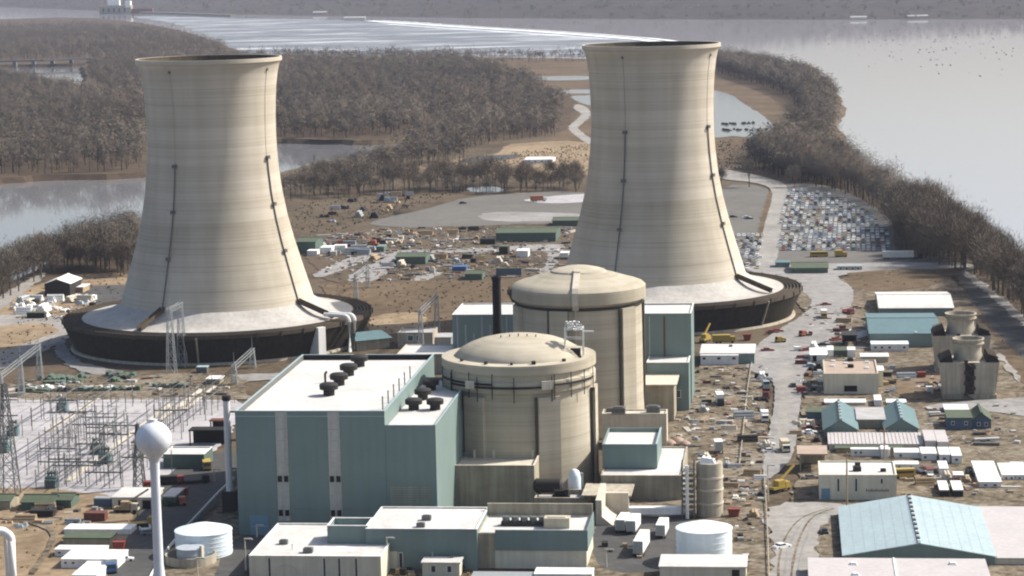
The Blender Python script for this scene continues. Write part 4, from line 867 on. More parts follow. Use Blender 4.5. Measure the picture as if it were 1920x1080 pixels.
# ------------------------------------------------------------------ mechanical draught cells
STAIRB = M('brown_steel', (.055,.034,.025), .8, .2, .6)
def fan_cell(x0, x1, yb, yt, lab, dpt, stack):
    m = P((x0+x1)/2, yb, 0); k = dist(m); t = thing('fan_cooling_tower', lab, 'cooling tower', m, -GA, 'mechanical draught cells')
    wt = (x1-x0)*k/F; h = zat(m, yt); wb = wt*.84
    MB().hexa([(-wb/2,0,0),(wb/2,0,0),(wb/2,dpt,0),(-wb/2,dpt,0)], [(-wt/2,0,h),(wt/2,0,h),(wt/2,dpt,h),(-wt/2,dpt,h)]).build('casing', CONC, t)
    MB().box(-wb/2-.6, wb/2+.6, -.8, dpt+.8, 0, 2.0).build('basin', CONC_D, t)
    for s in (-1, 1):
        lv = MB().hexa([(s*wt*.28,.4,h+.01),(s*(wt/2+.1),.4,h+.01),(s*(wt/2+.1),dpt-.4,h+.01),(s*wt*.28,dpt-.4,h+.01)], [(s*wt*.30,.4,h+2.4),(s*(wt/2-.6),.4,h+1.2),(s*(wt/2-.6),dpt-.4,h+1.2),(s*wt*.30,dpt-.4,h+2.4)]).build('hot_water_deck', BLACK, t)
        for j in range(6): MB().box(-.15, .15, 0, dpt-.8, 0, .5).build('flume', LOUVT, lv, loc=(s*(wt*.32+j*wt*.028), .4, h+2.35-j*.2))
    rf = stack*k/F; zf = h; cy_ = dpt/2
    MB().lathe([(rf*1.05, zf), (rf*.93, zf+2.4), (rf*.92, zf+4.0), (rf*1.0, zf+6.2), (rf*1.06, zf+6.8), (rf*1.06, zf+7.1), (rf*.96, zf+7.1), (rf*.88, zf+4.0), (rf*.9, zf+1)], 36, (0, cy_)).build('fan_stack', CONC, t, True)
    for zz in (zf+5.4, zf+6.9): MB().lathe([(rf*1.0, zz), (rf*1.1, zz), (rf*1.1, zz+.3), (rf*1.0, zz+.3)], 36, (0, cy_)).build('hoop', CONC, t, True)
    fan = MB().cyl((0, cy_), .8, zf+3.6, zf+4.6, 12).build('fan', DARK, t)
    for j in range(6):
        a = math.pi*j/3; MB().hexa([(0,-.5,0),(rf*.82,-.3,0),(rf*.82,.3,.3),(0,.5,.4)], [(0,-.5,.1),(rf*.82,-.3,.1),(rf*.82,.3,.4),(0,.5,.5)]).build('blade', STEEL_D, fan, loc=(0, cy_, zf+4.0), rotz=a)
    stt = MB().box(-1.5, 1.5, -.35, -.1, 2.1, h-.2).build('stair', DARK, t)
    for j in range(7):
        z0 = h*j/7; sgn = 1 if j % 2 else -1
        MB().bar((-sgn*1.3,-.9,z0+.3), (sgn*1.3,-.9,z0+h/7), 1.2, .25).build('flight', STAIRB, stt); MB().box(sgn*1.3-.6, sgn*1.3+.6, -1.6, -.1, z0+h/7-.1, z0+h/7+.1).build('landing', DARK, stt)
        MB().box(sgn*1.3-.6, sgn*1.3+.6, -1.62, -1.52, z0+h/7+.1, z0+h/7+1.1).build('guard', STAIRB, stt)
    return t
fan_cell(1763, 1873, 750, 680, 'nearer fan cooling cell with a tapered concrete casing and dark brown stair', 15, 27)
fan_cell(1750, 1857, 700, 630, 'farther fan cooling cell behind the one with the brown stair', 15, 27)
m = P(1880, 700, 0)
patch('gravel_strip', [(1868,668),(1885,672),(1905,700),(1912,720),(1900,715),(1885,690)], PALE, 'pale gravel strip right of the fan cells')

# ------------------------------------------------------------------ left side: shed, stores, switchyard
q = spec(84, 132, 556, 532, 522); b = bldg('open_shed', 'dark open shed with a white pitched roof left of the left tower', 'shed', q, DARK, WHITE, 'gy', rise=2.0)
q = spec(126, 156, 550, 538, 532); bldg('shed', 'small timber lean-to beside the open white-roofed shed', 'shed', q, WOOD, WHITE, 'slab')
q = spec(50, 84, 598, 586, 584); bldg('container', 'dark brown container on the pale track left of the left tower', 'container', q, DARK, GREENR, 'slab', ov=.05)
q = spec(42, 68, 572, 562, 559); bldg('container', 'black container before the white-roofed shed', 'container', q, BLACK, DARK, 'slab', ov=.05)
q = spec(306, 384, 880, 852, 838); bldg('relay_house', 'dark green relay house with white roof behind the water tower', 'building', q, GREENW, ROOFW, par=.2, coping=WHITE)
q = spec(210, 286, 956, 932, 914); bldg('garage', 'low cream garage with open bays left of the water tower', 'garage', q, CREAM, ROOFW, 'slab', feats=(('door',222,230,938,952,BLACK),('door',246,258,938,954,BLACK),('door',268,284,938,955,BLACK)))
q = spec(306, 328, 950, 930, 915); bldg('garage', 'green-sided end of the garage right of the water tower stem', 'garage', q, GREENW, ROOFW, 'slab')
q = spec(40, 100, 960, 942, 930); bldg('quonset', 'long low green-grey hut at the lower left', 'hut', q, GREENW, GREENR, 'gx', rise=1.2)
q = spec(92, 134, 955, 938, 926); bldg('quonset', 'second green-grey hut right of the long low one', 'hut', q, GREENW, GREENR, 'gx', rise=1.0)
q = spec(-20, 20, 958, 940, 928); bldg('quonset', 'green-grey hut cut by the left edge of the picture', 'hut', q, CONC_D, GREENR, 'gx', rise=1.0)
q = spec(56, 100, 972, 957, 953); bldg('flatbed_stack', 'dark stacked load beside the green-grey huts', 'stack', q, DARK, DARK, 'slab')
q = spec(176, 210, 952, 934, 930); bldg('container', 'slate grey container left of the cream garage', 'container', q, BLUEW, STEEL, 'slab', ov=.05)
q = spec(157, 197, 980, 962, 957); bldg('container', 'rust red container on the dirt slope', 'container', q, RUST, RUST, 'slab', ov=.03)
q = spec(119, 246, 1004, 992, 982); bldg('long_trailer', 'long white trailer above the olive canopy at lower left', 'trailer', q, WHITE, WHITE, 'slab', ov=.1)
q = spec(118, 208, 1026, 1008, 998); bldg('canopy', 'olive canvas-sided shed between the white trailers', 'shed', q, CONC_D, GREENR, 'slab')
q = spec(102, 196, 1046, 1030, 1022); bldg('long_trailer', 'white trailer behind the nearest long white trailer', 'trailer', q, WHITE, WHITE, 'slab', ov=.1, feats=(('window',107,115,1034,1039),))
q = spec(114, 222, 1068, 1048, 1030); bldg('long_trailer', 'nearest long white trailer with small dark windows at lower left', 'trailer', q, WHITE, WHITE, 'slab', ov=.1, feats=[('window',x,x+7,1053,1058) for x in (119,134,157,186)])
q = spec(135, 182, 1096, 1078, 1052); bldg('long_trailer', 'white trailer end-on at the bottom left edge', 'trailer', q, WHITE, WHITE, 'slab', ov=.1, feats=(('window',171,177,1082,1088),))
q = spec(355, 428, 838, 806, 800); bldg('transformer_bay', 'dark sooty transformer bay behind the green relay house', 'transformer', q, BLACK, BLACK, 'open', ov=.2)
q = spec(394, 424, 806, 788, 784); bldg('transformer_bay', 'rust-topped equipment frame above the dark transformer bay', 'transformer', q, BLACK, RUST, 'open', ov=.2)
q = spec(387, 412, 722, 710, 704); bldg('store', 'white-roofed brown store before the left tower', 'shed', q, CONC_D, WHITE, 'slab')
q = spec(368, 388, 700, 688, 685); bldg('valve_house', 'small grey valve house at the foot of the left tower', 'shed', q, STEEL_D, TEAL_L, 'slab', ov=.1)
# lattice pylons and gantries
def lattice(root, base, h, w0, w1, mat, name='leg', panels=5, th=.2):
    cs = [(-1,-1),(1,-1),(1,1),(-1,1)]
    def pt(i, z): s = w0+(w1-w0)*z/h; return Vector((cs[i%4][0]*s/2+base[0], cs[i%4][1]*s/2+base[1], z))
    for i in range(4): MB().bar(pt(i,0), pt(i,h), th).build(name, mat, root)
    a = MB()
    for k in range(panels):
        z0, z1 = h*k/panels, h*(k+1)/panels
        for i in range(4): a.bar(pt(i,z0), pt(i+1,z1), th*.55).bar(pt(i+1,z0), pt(i,z1), th*.55).bar(pt(i,z1), pt(i+1,z1), th*.55)
    o = a.build('bracing', mat, root); o['kind'] = 'stuff'
def gantry(x0, y0, x1, y1, ytop, label, n=2, mat=None, beam=1.3, leg=2.6):
    mat = mat or STEEL; a = P(x0, y0, 0); b = P(x1, y1, 0); h = zat((a+b)/2, ytop); ang = math.atan2(b.y-a.y, b.x-a.x); L = (b-a).length
    root = thing('line_gantry', label, 'gantry', a, ang)
    for i in range(n): lattice(root, (L*i/(n-1), 0), h, leg, leg*.45, mat)
    bm = MB()
    for s in (-1, 1):
        for z in (h-.2, h-.2-beam): bm.bar((-2, s*beam/2, z), (L+2, s*beam/2, z), .16)
    k = max(4, int(L/1.8))
    for i in range(k):
        xa, xb = -2+(L+4)*i/k, -2+(L+4)*(i+1)/k
        for s in (-1, 1): bm.bar((xa, s*beam/2, h-.2), (xb, s*beam/2, h-.2-beam), .10)
    o = bm.build('beam', mat, root); o['kind'] = 'stuff'
    for i in range(n): MB().cyl((L*i/(n-1), 0), .12, h, h+4.5, 6, .05).build('lightning_mast', mat, root)
    return root
gantry(322, 700, 342, 688, 572, 'tall lattice line gantry standing before the left tower', leg=3.2)
gantry(440, 722, 474, 690, 668, 'lattice line gantry at the back corner of the teal hall', leg=2.4)
gantry(790, 660, 820, 628, 566, 'slim grey line gantry right of the left tower', leg=2.2, mat=STEEL)
gantry(4, 775, 75, 715, 672, 'left lattice gantry at the far edge of the switchyard', n=3, leg=2.2)
gantry(668, 560, 690, 540, 505, 'hazy grey line gantry beyond the left tower ring', leg=2.0)
def pylon(px, py, ytop, label, mat=STEEL_D):
    m = P(px, py, 0); h = zat(m, ytop); root = thing('lattice_pylon', label, 'pylon', m, -GA)
    lattice(root, (0, 0), h, h*.16, h*.035, mat, panels=7, th=.26)
    for z in (.72, .86): MB().bar((-h*.11, 0, h*z), (h*.11, 0, h*z), .3).build('cross_arm', mat, root)
    return root
pylon(18, 930, 720, 'dark lattice pylon at the left edge of the switchyard')
pylon(262, 918, 795, 'dark lattice pylon left of the water tower ball')
# rows of bus supports: posts joined by beams, running with the site grid
STEEL_M = M('weathered_steel', (.15,.15,.147), .6, .15, 1.0, metal=.3)
def bus_row(x0, y0, x1, y1, n, hm, label, mat=STEEL_M, wide=.2):
    a = P(x0, y0, 0); b = P(x1, y1, 0); ang = math.atan2(b.y-a.y, b.x-a.x); L = (b-a).length
    root = thing('bus_support', label, 'bus structure', a, ang, 'switchyard bus supports')
    hs = []
    for i in range(n):
        hh = hm*random.uniform(.75, 1.08); hs.append(hh)
        p = MB().box(-wide/2, wide/2, -wide/2, wide/2, 0, hh).box(-wide, wide, -wide, wide, 0, .5)
        for k in range(3): p.cyl((0,0), wide*.85, hh+.15+k*.5, hh+.45+k*.5, 6)
        p.cyl((0,0), wide*.3, hh, hh+1.8, 6); p.build('post', mat, root, loc=(L*i/max(1,n-1), random.uniform(-.3,.3), 0))
    MB().bar((0,0,hm*.86), (L,0,hm*.86), .22, .4).build('beam', mat, root)
    MB().tube([(-1,0,hm*1.12+1.6),(L+1,0,hm*1.12+1.6)], .075, 5).build('bus_bar', STEEL_D, root)
    return root
rows = []
for i, (xb, yb, L, n, hm) in enumerate(((128,902,120,6,7),(150,905,100,5,8),(88,856,80,6,9),(110,862,70,5,10),(132,858,70,5,9),(30,880,90,5,6),(52,893,80,5,6),(180,912,110,6,8),(205,918,120,6,8),(228,916,130,6,7),(60,800,60,4,6),(95,790,55,4,7),(160,800,60,4,8),(205,795,55,4,7),(300,812,80,5,9),(325,806,75,5,9),(350,800,70,5,8),(275,800,60,4,8),(10,840,50,4,6),(385,790,50,4,8),(250,870,60,4,8),(70,920,50,4,5),(110,924,40,4,5),(180,850,60,4,7))):
    a = P(xb, yb, 0); V = axes()[1]; e = proj(a+V*(L*.55)); rows.append((xb, yb, e[0], e[1], n, hm))
near = ['in the front rank near the green-grey huts', 'in the middle of the pale gravel', 'in the back rank below the left tower']
for i, (a, b, c, d, n, hm) in enumerate(rows):
    bus_row(a, b, c, d, n, hm, 'thin grey row of bus posts '+near[0 if b > 885 else (1 if b > 830 else 2)])
for i in range(20):                                       # cross rows along the grid
    px = random.uniform(20, 400); py = random.uniform(775, 915)
    if px > 250 and py > 830: px -= 180
    a = P(px, py, 0); U = axes()[0]; e = proj(a+U*random.uniform(8, 16))
    bus_row(px, py, e[0], e[1], random.choice((2,3,4)), random.uniform(5, 9), 'short grey bus frame '+near[0 if py > 885 else (1 if py > 830 else 2)], wide=.2)
for x0, y0, L, lab in ((127,905,125,'pale concrete cable trench running up the middle of the switchyard'),(300,792,60,'pale concrete cable trench behind the water tower ball'),(88,812,60,'pale concrete cable trench at the left of the switchyard'),(345,770,45,'pale concrete cable trench near the teal hall')):
    t = thing('cable_trench', lab, 'cable trench', P(x0, y0, 0), -GA); MB().box(-.9, .9, 0, L, .05, .5).build('trough', PALE, t); MB().box(-1.05, 1.05, 0, L, .5, .62).build('cover', CONC_L, t)
def transformer(px, py, s, label):
    t = thing('transformer', label, 'transformer', P(px, py, 0), -GA, 'grey-green transformers'); s *= .8
    MB().box(-1.8*s, 1.8*s, -1.2*s, 1.2*s, .3, 3.6*s).build('tank', TEALROOF, t)
    for k in range(6): MB().box(-1.7*s+k*.6*s, -1.4*s+k*.6*s, -1.9*s, -1.2*s, .6, 3.0*s).build('radiator_fin', TEAL, t)
    for k in range(3):
        a = MB(); x = -1.1*s+k*1.1*s
        for j in range(4): a.cyl((x, 0), .28*s, 3.6*s+j*.45*s, 3.9*s+j*.45*s, 8)
        a.cyl((x, 0), .12*s, 3.6*s, 5.6*s, 6).build('bushing', STEEL_D, t)
    MB().tube([(-1.4*s, .5*s, 4.6*s), (1.4*s, .5*s, 4.6*s)], .45*s, 10).build('conservator', TEAL, t, True)
for px, py, lab in ((182,852,'teal transformer at the centre of the switchyard'),(98,916,'teal transformer near the front of the switchyard'),(118,774,'teal transformer at the back of the switchyard'),(8,850,'teal transformer at the left edge of the switchyard'),(198,870,'small teal transformer right of the central one'),(25,818,'teal transformer beside the left pylon')):
    transformer(px, py, 1.25, lab)
# evergreen nursery rows / stored bundles before the left tower
def bundle(px, py, w_, d_, h, mat, name, label, cat, group=None, a=GA):
    t = thing(name, label, cat, P(px, py, 0), -a, group); n = max(2, int(w_/1.6))
    for i in range(n):
        x = -w_/2+w_*(i+.5)/n; hh = h*random.uniform(.6, 1.15)
        MB().hexa([(x-.75,0,0),(x+.75,0,0),(x+.75,d_,0),(x-.75,d_,0)], [(x-.6,.2,hh),(x+.5,.15,hh*.9),(x+.55,d_-.2,hh),(x-.55,d_-.1,hh*1.05)]).build('bale', mat, t)
    return t
for i, (x, y) in enumerate([(35+k*13, 738-k*.25) for k in range(18)]): bundle(x, y, 2.2, 3, 1.7, random.choice((GREENR, DARK, GREENW)), 'material_bundle', 'dark green bundle in the long row behind the switchyard fence', 'bundle', 'dark bundles in the row')
for i in range(16): bundle(80+random.random()*78, 707+random.random()*16, random.uniform(2.5,6), 4, random.uniform(1,2), random.choice((GREENR, GREENW)), 'material_bundle', 'green tarped bundle in the left heap before the left tower', 'bundle', 'green bundles of the left heap')
for i in range(10): bundle(198+random.random()*62, 707+random.random()*12, random.uniform(2.5,6), 4, random.uniform(1,2), random.choice((GREENR, GREENW, DARK)), 'material_bundle', 'green tarped bundle in the right heap before the left tower', 'bundle', 'green bundles of the right heap')
for i in range(22): bundle(50+random.random()*205, 728+random.random()*4, random.uniform(1.6,3.6), 2, random.uniform(.7,1.4), random.choice((ROOFG, CONC_L, WHITE)), 'material_bundle', 'pale stacked bundle behind the dark row', 'bundle', 'pale bundles behind the dark row')
for i, x in enumerate((292,302,318,328,340)): bundle(x, 729, 2.6, 3, 1.8, DARK if i % 2 else GREENW, 'material_bundle', 'dark crate at the right end before the left tower', 'bundle', 'dark crates before the left tower')
for nm, lab, pp in (('pipe_run', 'long pale pipe run up the middle of the cluttered work yard', [(1410,680),(1402,730),(1395,800),(1386,880)]), ('pipe_run', 'pale pipe run along the left of the rutted track', [(1432,885),(1437,960),(1440,1030),(1442,1100)])):
    pts = [P(x, y, 0) for x, y in pp]; t = thing(nm, lab, 'pipe', pts[0])
    MB().tube([p-pts[0]+Vector((0,0,1.1)) for p in pts], .16, 6).build('pipe', CONC_D, t)
    for p, q in zip(pts[:-1], pts[1:]):
        for k in range(4): MB().box(-.12, .12, -.5, .5, 0, .85).build('support', STEEL_D, t, loc=p.lerp(q, k/4)-pts[0])
# switchyard fence
t = thing('fence', 'long thin fence along the back of the switchyard', 'fence', P(20, 757, 0), 0)
a0 = P(20, 757, 0); a1 = P(440, 757, 0)
for k in range(30): MB().box(-.08, .08, -.08, .08, 0, 2.4).build('post', STEEL_D, t, loc=(a1-a0)*k/29)
for z in (.6, 1.5, 2.3): MB().bar(Vector((0,0,z)), (a1-a0)+Vector((0,0,z)), .06).build('rail', STEEL_D, t)
# white guard rail beside the asphalt road
pts = [P(x, y, 0) for x, y in ((438,902),(410,928),(385,955),(350,992),(318,1030),(295,1062),(275,1100))]
t = thing('guard_rail', 'white guard rail curving beside the asphalt road', 'guard rail', pts[0], 0)
a = MB(); L_ = [p-pts[0]+Vector((0,0,.75)) for p in pts]
for p, q in zip(L_[:-1], L_[1:]): a.bar(p, q, .3, .7)
a.build('rail', WHITE, t)
for p in L_: MB().box(-.15, .15, -.15, .15, -.75, .3).build('post', STEEL, t, loc=p)
def lamp(px, py, ytop, label):
    m = P(px, py, 0); h = zat(m, ytop); t = thing('lamp_post', label, 'lamp post', m)
    MB().cyl((0,0), .22, 0, h, 8, .14).build('pole', CONC_L, t); MB().box(-.2, 1.6, -.15, .15, h-.15, h+.1).build('arm', CONC_L, t); MB().hexa([(1.0,-.3,h-.25),(2.0,-.3,h-.25),(2.0,.3,h-.25),(1.0,.3,h-.25)], [(1.2,-.2,h),(1.9,-.2,h),(1.9,.2,h),(1.2,.2,h)]).build('lamp_head', STEEL, t)
lamp(461, 1072, 1010, 'pale lamp post left of the low white office'); lamp(482, 1010, 984, 'short pale lamp post at the teal hall door'); lamp(372, 1112, 1046, 'thin pale lamp post before the round dike')
lamp(727, 1072, 1008, 'pale lamp post before the service building'); lamp(1137, 1066, 1030, 'short pale lamp post by the white trailers'); lamp(1440, 940, 872, 'lamp post beside the cluttered work yard'); lamp(402, 905, 880, 'dark lamp post near the yellow truck')

# ------------------------------------------------------------------ storage yard between the towers
for a in (((930,1042,454,437,426),GREENW,GREENR,'gx','long green-roofed barrack in the storage yard behind the farther reactor'),((1036,1090,424,414,408),GREENW,GREENR,'gx','green-roofed hut at the far edge of the storage yard'),((556,592,476,454,445),GREENW,GREENR,'gx','dark green-roofed shed right of the left tower'),
          ((742,798,496,482,474),GREENW,GREENR,'gx','low green-roofed hut in the middle of the storage yard'),((872,904,526,514,508),GREENW,GREENR,'gx','small green hut near the vent stack'),((930,978,517,503,502),BLUEW,GREENR,'slab','dark blue-green hut just above the vent stack'),
          ((900,928,459,448,446),BLACK,DARK,'slab','black container left of the green barrack'),((576,595,480,470,467),WHITE,WHITE,'slab','small white box trailer right of the left tower'),((600,622,476,464,460),WHITE,WHITE,'slab','white trailer in the storage yard, left of a pair'),
          ((626,648,472,460,458),WHITE,WHITE,'slab','white trailer in the storage yard, right of a pair'),((968,990,483,470,466),WHITE,WHITE,'slab','bright white box trailer left of the winding track'),((1050,1066,484,474,471),WHITE,WHITE,'slab','white trailer beside the right tower wall'),
          ((848,874,509,500,497),BLUE,BLUE,'slab','blue container in the storage yard'),((706,720,474,462,458),GREENW,TEAL,'slab','dark teal crate by the red crane'),((936,952,478,462,458),DARK,GREENR,'slab','dark upright tank shed by the white box trailer')):
    q = spec(*a[0]); bldg('hut' if a[3] == 'gx' else 'container', a[4], 'hut' if a[3] == 'gx' else 'container', q, a[1], a[2], a[3], rise=1.0, ov=.15)
q = spec(982, 1036, 306, 299, 294); bldg('long_trailer', 'long white trailer far off on the bare field', 'trailer', q, WHITE, WHITE, 'slab', ov=.1, feats=[('window',x,x+4,301,304) for x in (990,1002,1014,1026)])
CRATE = MB().box(-1.2,1.2,-1,1,0,.15).box(-1.15,1.15,-.95,.95,.16,1.6).box(-1.2,-1.0,-1,1,1.6,1.75).box(1.0,1.2,-1,1,1.6,1.75)
PALLET = MB()
for k in range(4): PALLET.box(-1.4,1.4,-1+k*.5,-.62+k*.5,.2*0+.0,.9+.2*(k%2))
def pipe_stack():
    a = MB()
    for r_i, n in enumerate((4,3,2)):
        for k in range(n): a.tube([(-3,(k-(n-1)/2)*.9,.45+r_i*.78),(3,(k-(n-1)/2)*.9,.45+r_i*.78)], .44, 6)
    return a
PIPES = pipe_stack(); HEAP = MB()
for k in range(8):
    x, y, s = random.uniform(-2,2), random.uniform(-1.4,1.4), random.uniform(.5,1.2); HEAP.hexa([(x-s,y-s,0),(x+s,y-s,0),(x+s,y+s,0),(x-s,y+s,0)], [(x-s*.5,y-s*.6,s),(x+s*.4,y-s*.5,s*1.2),(x+s*.6,y+s*.4,s*.9),(x-s*.6,y+s*.5,s*1.1)])
PROTO = {}
for nm, mb in (('crate', CRATE), ('pallet_stack', PALLET), ('pipe_stack', PIPES), ('rubble_heap', HEAP)):
    for mt in (WOOD, CONC_L, STEEL, RUST, DARK, WHITE, BLUE, ORG, TEAL_L): PROTO[nm, mt.name] = mb.mesh(nm, mt)
LAB = {'raw_timber':'brown','pale_concrete':'pale','galvanised_steel':'grey','rust_red':'rusty','dark_metal':'dark','white_paint':'white','blue_paint':'blue','orange_paint':'orange','pale_teal_trim':'pale teal'}
def clutter(poly, n, where, group, kinds, mats, smin=.8, smax=1.6):
    q = [tuple(P(x, y, 0)[:2]) for x, y in poly]
    xs = [p[0] for p in q]; ys = [p[1] for p in q]; k = 0; tries = 0
    while k < n and tries < n*40:
        tries += 1; x = random.uniform(min(xs), max(xs)); y = random.uniform(min(ys), max(ys)); ins = False; j = len(q)-1
        for i in range(len(q)):
            if (q[i][1] > y) != (q[j][1] > y) and x < (q[j][0]-q[i][0])*(y-q[i][1])/(q[j][1]-q[i][1])+q[i][0]: ins = not ins
            j = i
        if not ins: continue
        nm = random.choice(kinds); mt = random.choice(mats); s = random.uniform(smin, smax)
        o = bpy.data.objects.new(nm, PROTO[nm, mt.name]); C.objects.link(o); o.location = (x, y, .1); o.rotation_euler = (0,0,random.choice((-GA, -GA+math.pi/2))+random.uniform(-.15,.15)); o.scale = (s, s, s*random.uniform(.8,1.2))
        tag(o, LAB[mt.name]+' '+nm.replace('_',' ')+' '+where, nm.split('_')[0], group+', '+LAB[mt.name]+' '+nm.replace('_',' ')); k += 1
ALL = ['crate','pallet_stack','pipe_stack','rubble_heap']
clutter([(600,448),(720,436),(880,428),(905,436),(890,460),(700,462),(620,460)], 55, 'in the back of the storage yard between the towers', 'back yard goods', ALL, [WOOD, CONC_L, STEEL, DARK, WOOD], .5, 1.2)
clutter([(560,458),(720,456),(700,478),(620,482)], 26, 'by the white trailers right of the left tower', 'left yard goods', ALL, [DARK, STEEL, STEEL, RUST, CONC_L])
clutter([(700,486),(900,478),(960,470),(960,500),(820,512),(700,524)], 45, 'in the front of the storage yard between the towers', 'front yard goods', ALL, [WOOD, CONC_L, STEEL, DARK, WOOD], .5, 1.2)
clutter([(620,372),(800,352),(800,372),(700,410),(600,430)], 24, 'on the brown slope before the tree row', 'slope goods', ['rubble_heap','pipe_stack'], [DARK, STEEL, WOOD])
clutter([(30,566),(170,552),(180,576),(60,600),(20,590)], 46, 'in the white litter heap by the open shed', 'shed yard goods', ALL, [WHITE, CONC_L, STEEL, WHITE, DARK])
clutter([(1190,790),(1300,700),(1420,690),(1430,780),(1430,960),(1360,975),(1300,850),(1200,800)], 62, 'in the cluttered work yard by the silo', 'work yard goods', ALL, [WOOD, CONC_L, STEEL, DARK, WHITE, RUST, STEEL], .35, .85)
clutter([(1360,860),(1425,860),(1430,1000),(1380,1040),(1370,960)], 30, 'right of the silo', 'silo yard goods', ALL, [WOOD, CONC_L, STEEL, DARK, WHITE], .35, .8)
clutter([(1490,660),(1540,650),(1545,735),(1495,745)], 22, 'between the works road and the tan block building', 'roadside goods', ALL, [WHITE, STEEL, DARK, RUST, CONC_L], .5, 1.1)
clutter([(1655,690),(1760,690),(1765,745),(1660,745)], 22, 'on the dirt left of the fan cells', 'fan cell goods', ALL, [WHITE, STEEL, DARK, WOOD], .5, 1.2)
clutter([(1560,610),(1630,590),(1630,640),(1570,640)], 18, 'left of the wide teal workshop', 'workshop goods', ALL, [YEL and WOOD, STEEL, DARK, RUST], .6, 1.2)
clutter([(1480,790),(1545,790),(1540,835),(1490,835)], 16, 'left of the corrugated shed', 'shed side goods', ALL, [WOOD, CONC_L, DARK, WHITE], .5, 1.1)
clutter([(1690,900),(1830,890),(1840,925),(1700,925)], 22, 'before the white trailers on the right', 'trailer yard goods', ALL, [WOOD, CONC_L, DARK, RUST], .5, 1.1)
clutter([(1120,950),(1250,940),(1260,1000),(1200,1060),(1120,1060)], 10, 'on the dark apron by the white trailers', 'apron goods', ['crate','pallet_stack'], [WOOD, CONC_L, DARK], .5, 1.0)
clutter([(20,960),(110,955),(150,985),(60,1000),(10,990)], 12, 'before the green-grey huts at lower left', 'hut yard goods', ALL, [DARK, WOOD, STEEL], .5, 1.1)
clutter([(700,1070),(790,1058),(880,1070),(880,1084),(700,1084)], 14, 'at the foot of the service building', 'service yard goods', ['crate','pallet_stack'], [RUST, WOOD, DARK], .4, .9)
clutter([(1390,740),(1440,690),(1440,900),(1400,900)], 20, 'along the left edge of the works road', 'road edge goods', ALL, [WOOD, CONC_L, STEEL, DARK, WHITE], .5, 1.1)
for i, (x, y) in enumerate(((1257,828),(1271,822),(1284,829))):
    t = thing('tarp_heap', ('left','middle','right')[i]+' of three pink tarped heaps beside the teal penthouse', 'tarp heap', P(x, y+8, 0), 0); MB().lathe([(2.2,0),(2.0,.7),(1.3,1.5),(.5,1.9),(.01,1.95)], 9).build('tarp', PINK, t, True)

# ------------------------------------------------------------------ vehicles
def wheels(a, L, W, r, mi, xs=None):
    for x in (xs or (-L*.31, L*.31)):
        for s in (-1, 1): a.tube([(x, s*(W/2-.22), r), (x, s*(W/2+.02), r)], r, 8, mi)
def car_mb(L=4.9, W=1.85, wagon=False):
    a = MB(); r = .33
    a.hexa([(-L/2,-W/2,.28),(L/2,-W/2,.28),(L/2,W/2,.28),(-L/2,W/2,.28)], [(-L/2+.05,-W/2+.04,.82),(L/2-.08,-W/2+.06,.76),(L/2-.08,W/2-.06,.76),(-L/2+.05,W/2-.04,.82)], 0)
    a.hexa([(-L/2+.25,-W/2+.08,.82),(L/2-.3,-W/2+.1,.78),(L/2-.3,W/2-.1,.78),(-L/2+.25,W/2-.08,.82)], [(-L/2+.3,-W/2+.12,.95),(L*.2,-W/2+.14,.98),(L*.2,W/2-.14,.98),(-L/2+.3,W/2-.12,.95)], 0)
    xb = -L*.42 if wagon else -L*.27
    a.hexa([(xb,-W/2+.1,.95),(L*.18,-W/2+.1,.96),(L*.18,W/2-.1,.96),(xb,W/2-.1,.95)], [(xb+.22,-W/2+.2,1.36),(L*.08,-W/2+.2,1.38),(L*.08,W/2-.2,1.38),(xb+.22,W/2-.2,1.36)], 1)
    a.box(xb+.15, L*.10, -W/2+.16, W/2-.16, 1.37, 1.45, 0)
    wheels(a, L, W, r, 2); return a
CAR = [car_mb().mesh('car', [PAINT, GLASS, RUBBER]), car_mb(4.6, 1.8, True).mesh('car', [PAINT, GLASS, RUBBER]), car_mb(5.3, 1.95).mesh('car', [PAINT, GLASS, RUBBER])]
COLS = [('white',(.72,.72,.70)),('white',(.66,.66,.64)),('cream',(.55,.50,.38)),('silver',(.42,.43,.44)),('blue',(.07,.10,.16)),('pale blue',(.30,.36,.41)),('dark green',(.03,.07,.05)),('red',(.26,.06,.045)),('brown',(.13,.07,.04)),('black',(.02,.02,.02)),('tan',(.36,.27,.17)),('yellow',(.50,.40,.14)),('grey',(.16,.16,.16))]
def place_car(p, ang, ci, label, group=None, k=0):
    o = bpy.data.objects.new('parked_car' if group else 'car', CAR[k % 3]); C.objects.link(o); o.location = p; o.rotation_euler = (0, 0, ang); o.color = (*COLS[ci][1], 1)
    return tag(o, label, 'car', group)
def inpoly(q, x, y):
    ins = False; j = len(q)-1
    for i in range(len(q)):
        if (q[i][1] > y) != (q[j][1] > y) and x < (q[j][0]-q[i][0])*(y-q[i][1])/(q[j][1]-q[i][1])+q[i][0]: ins = not ins
        j = i
    return ins
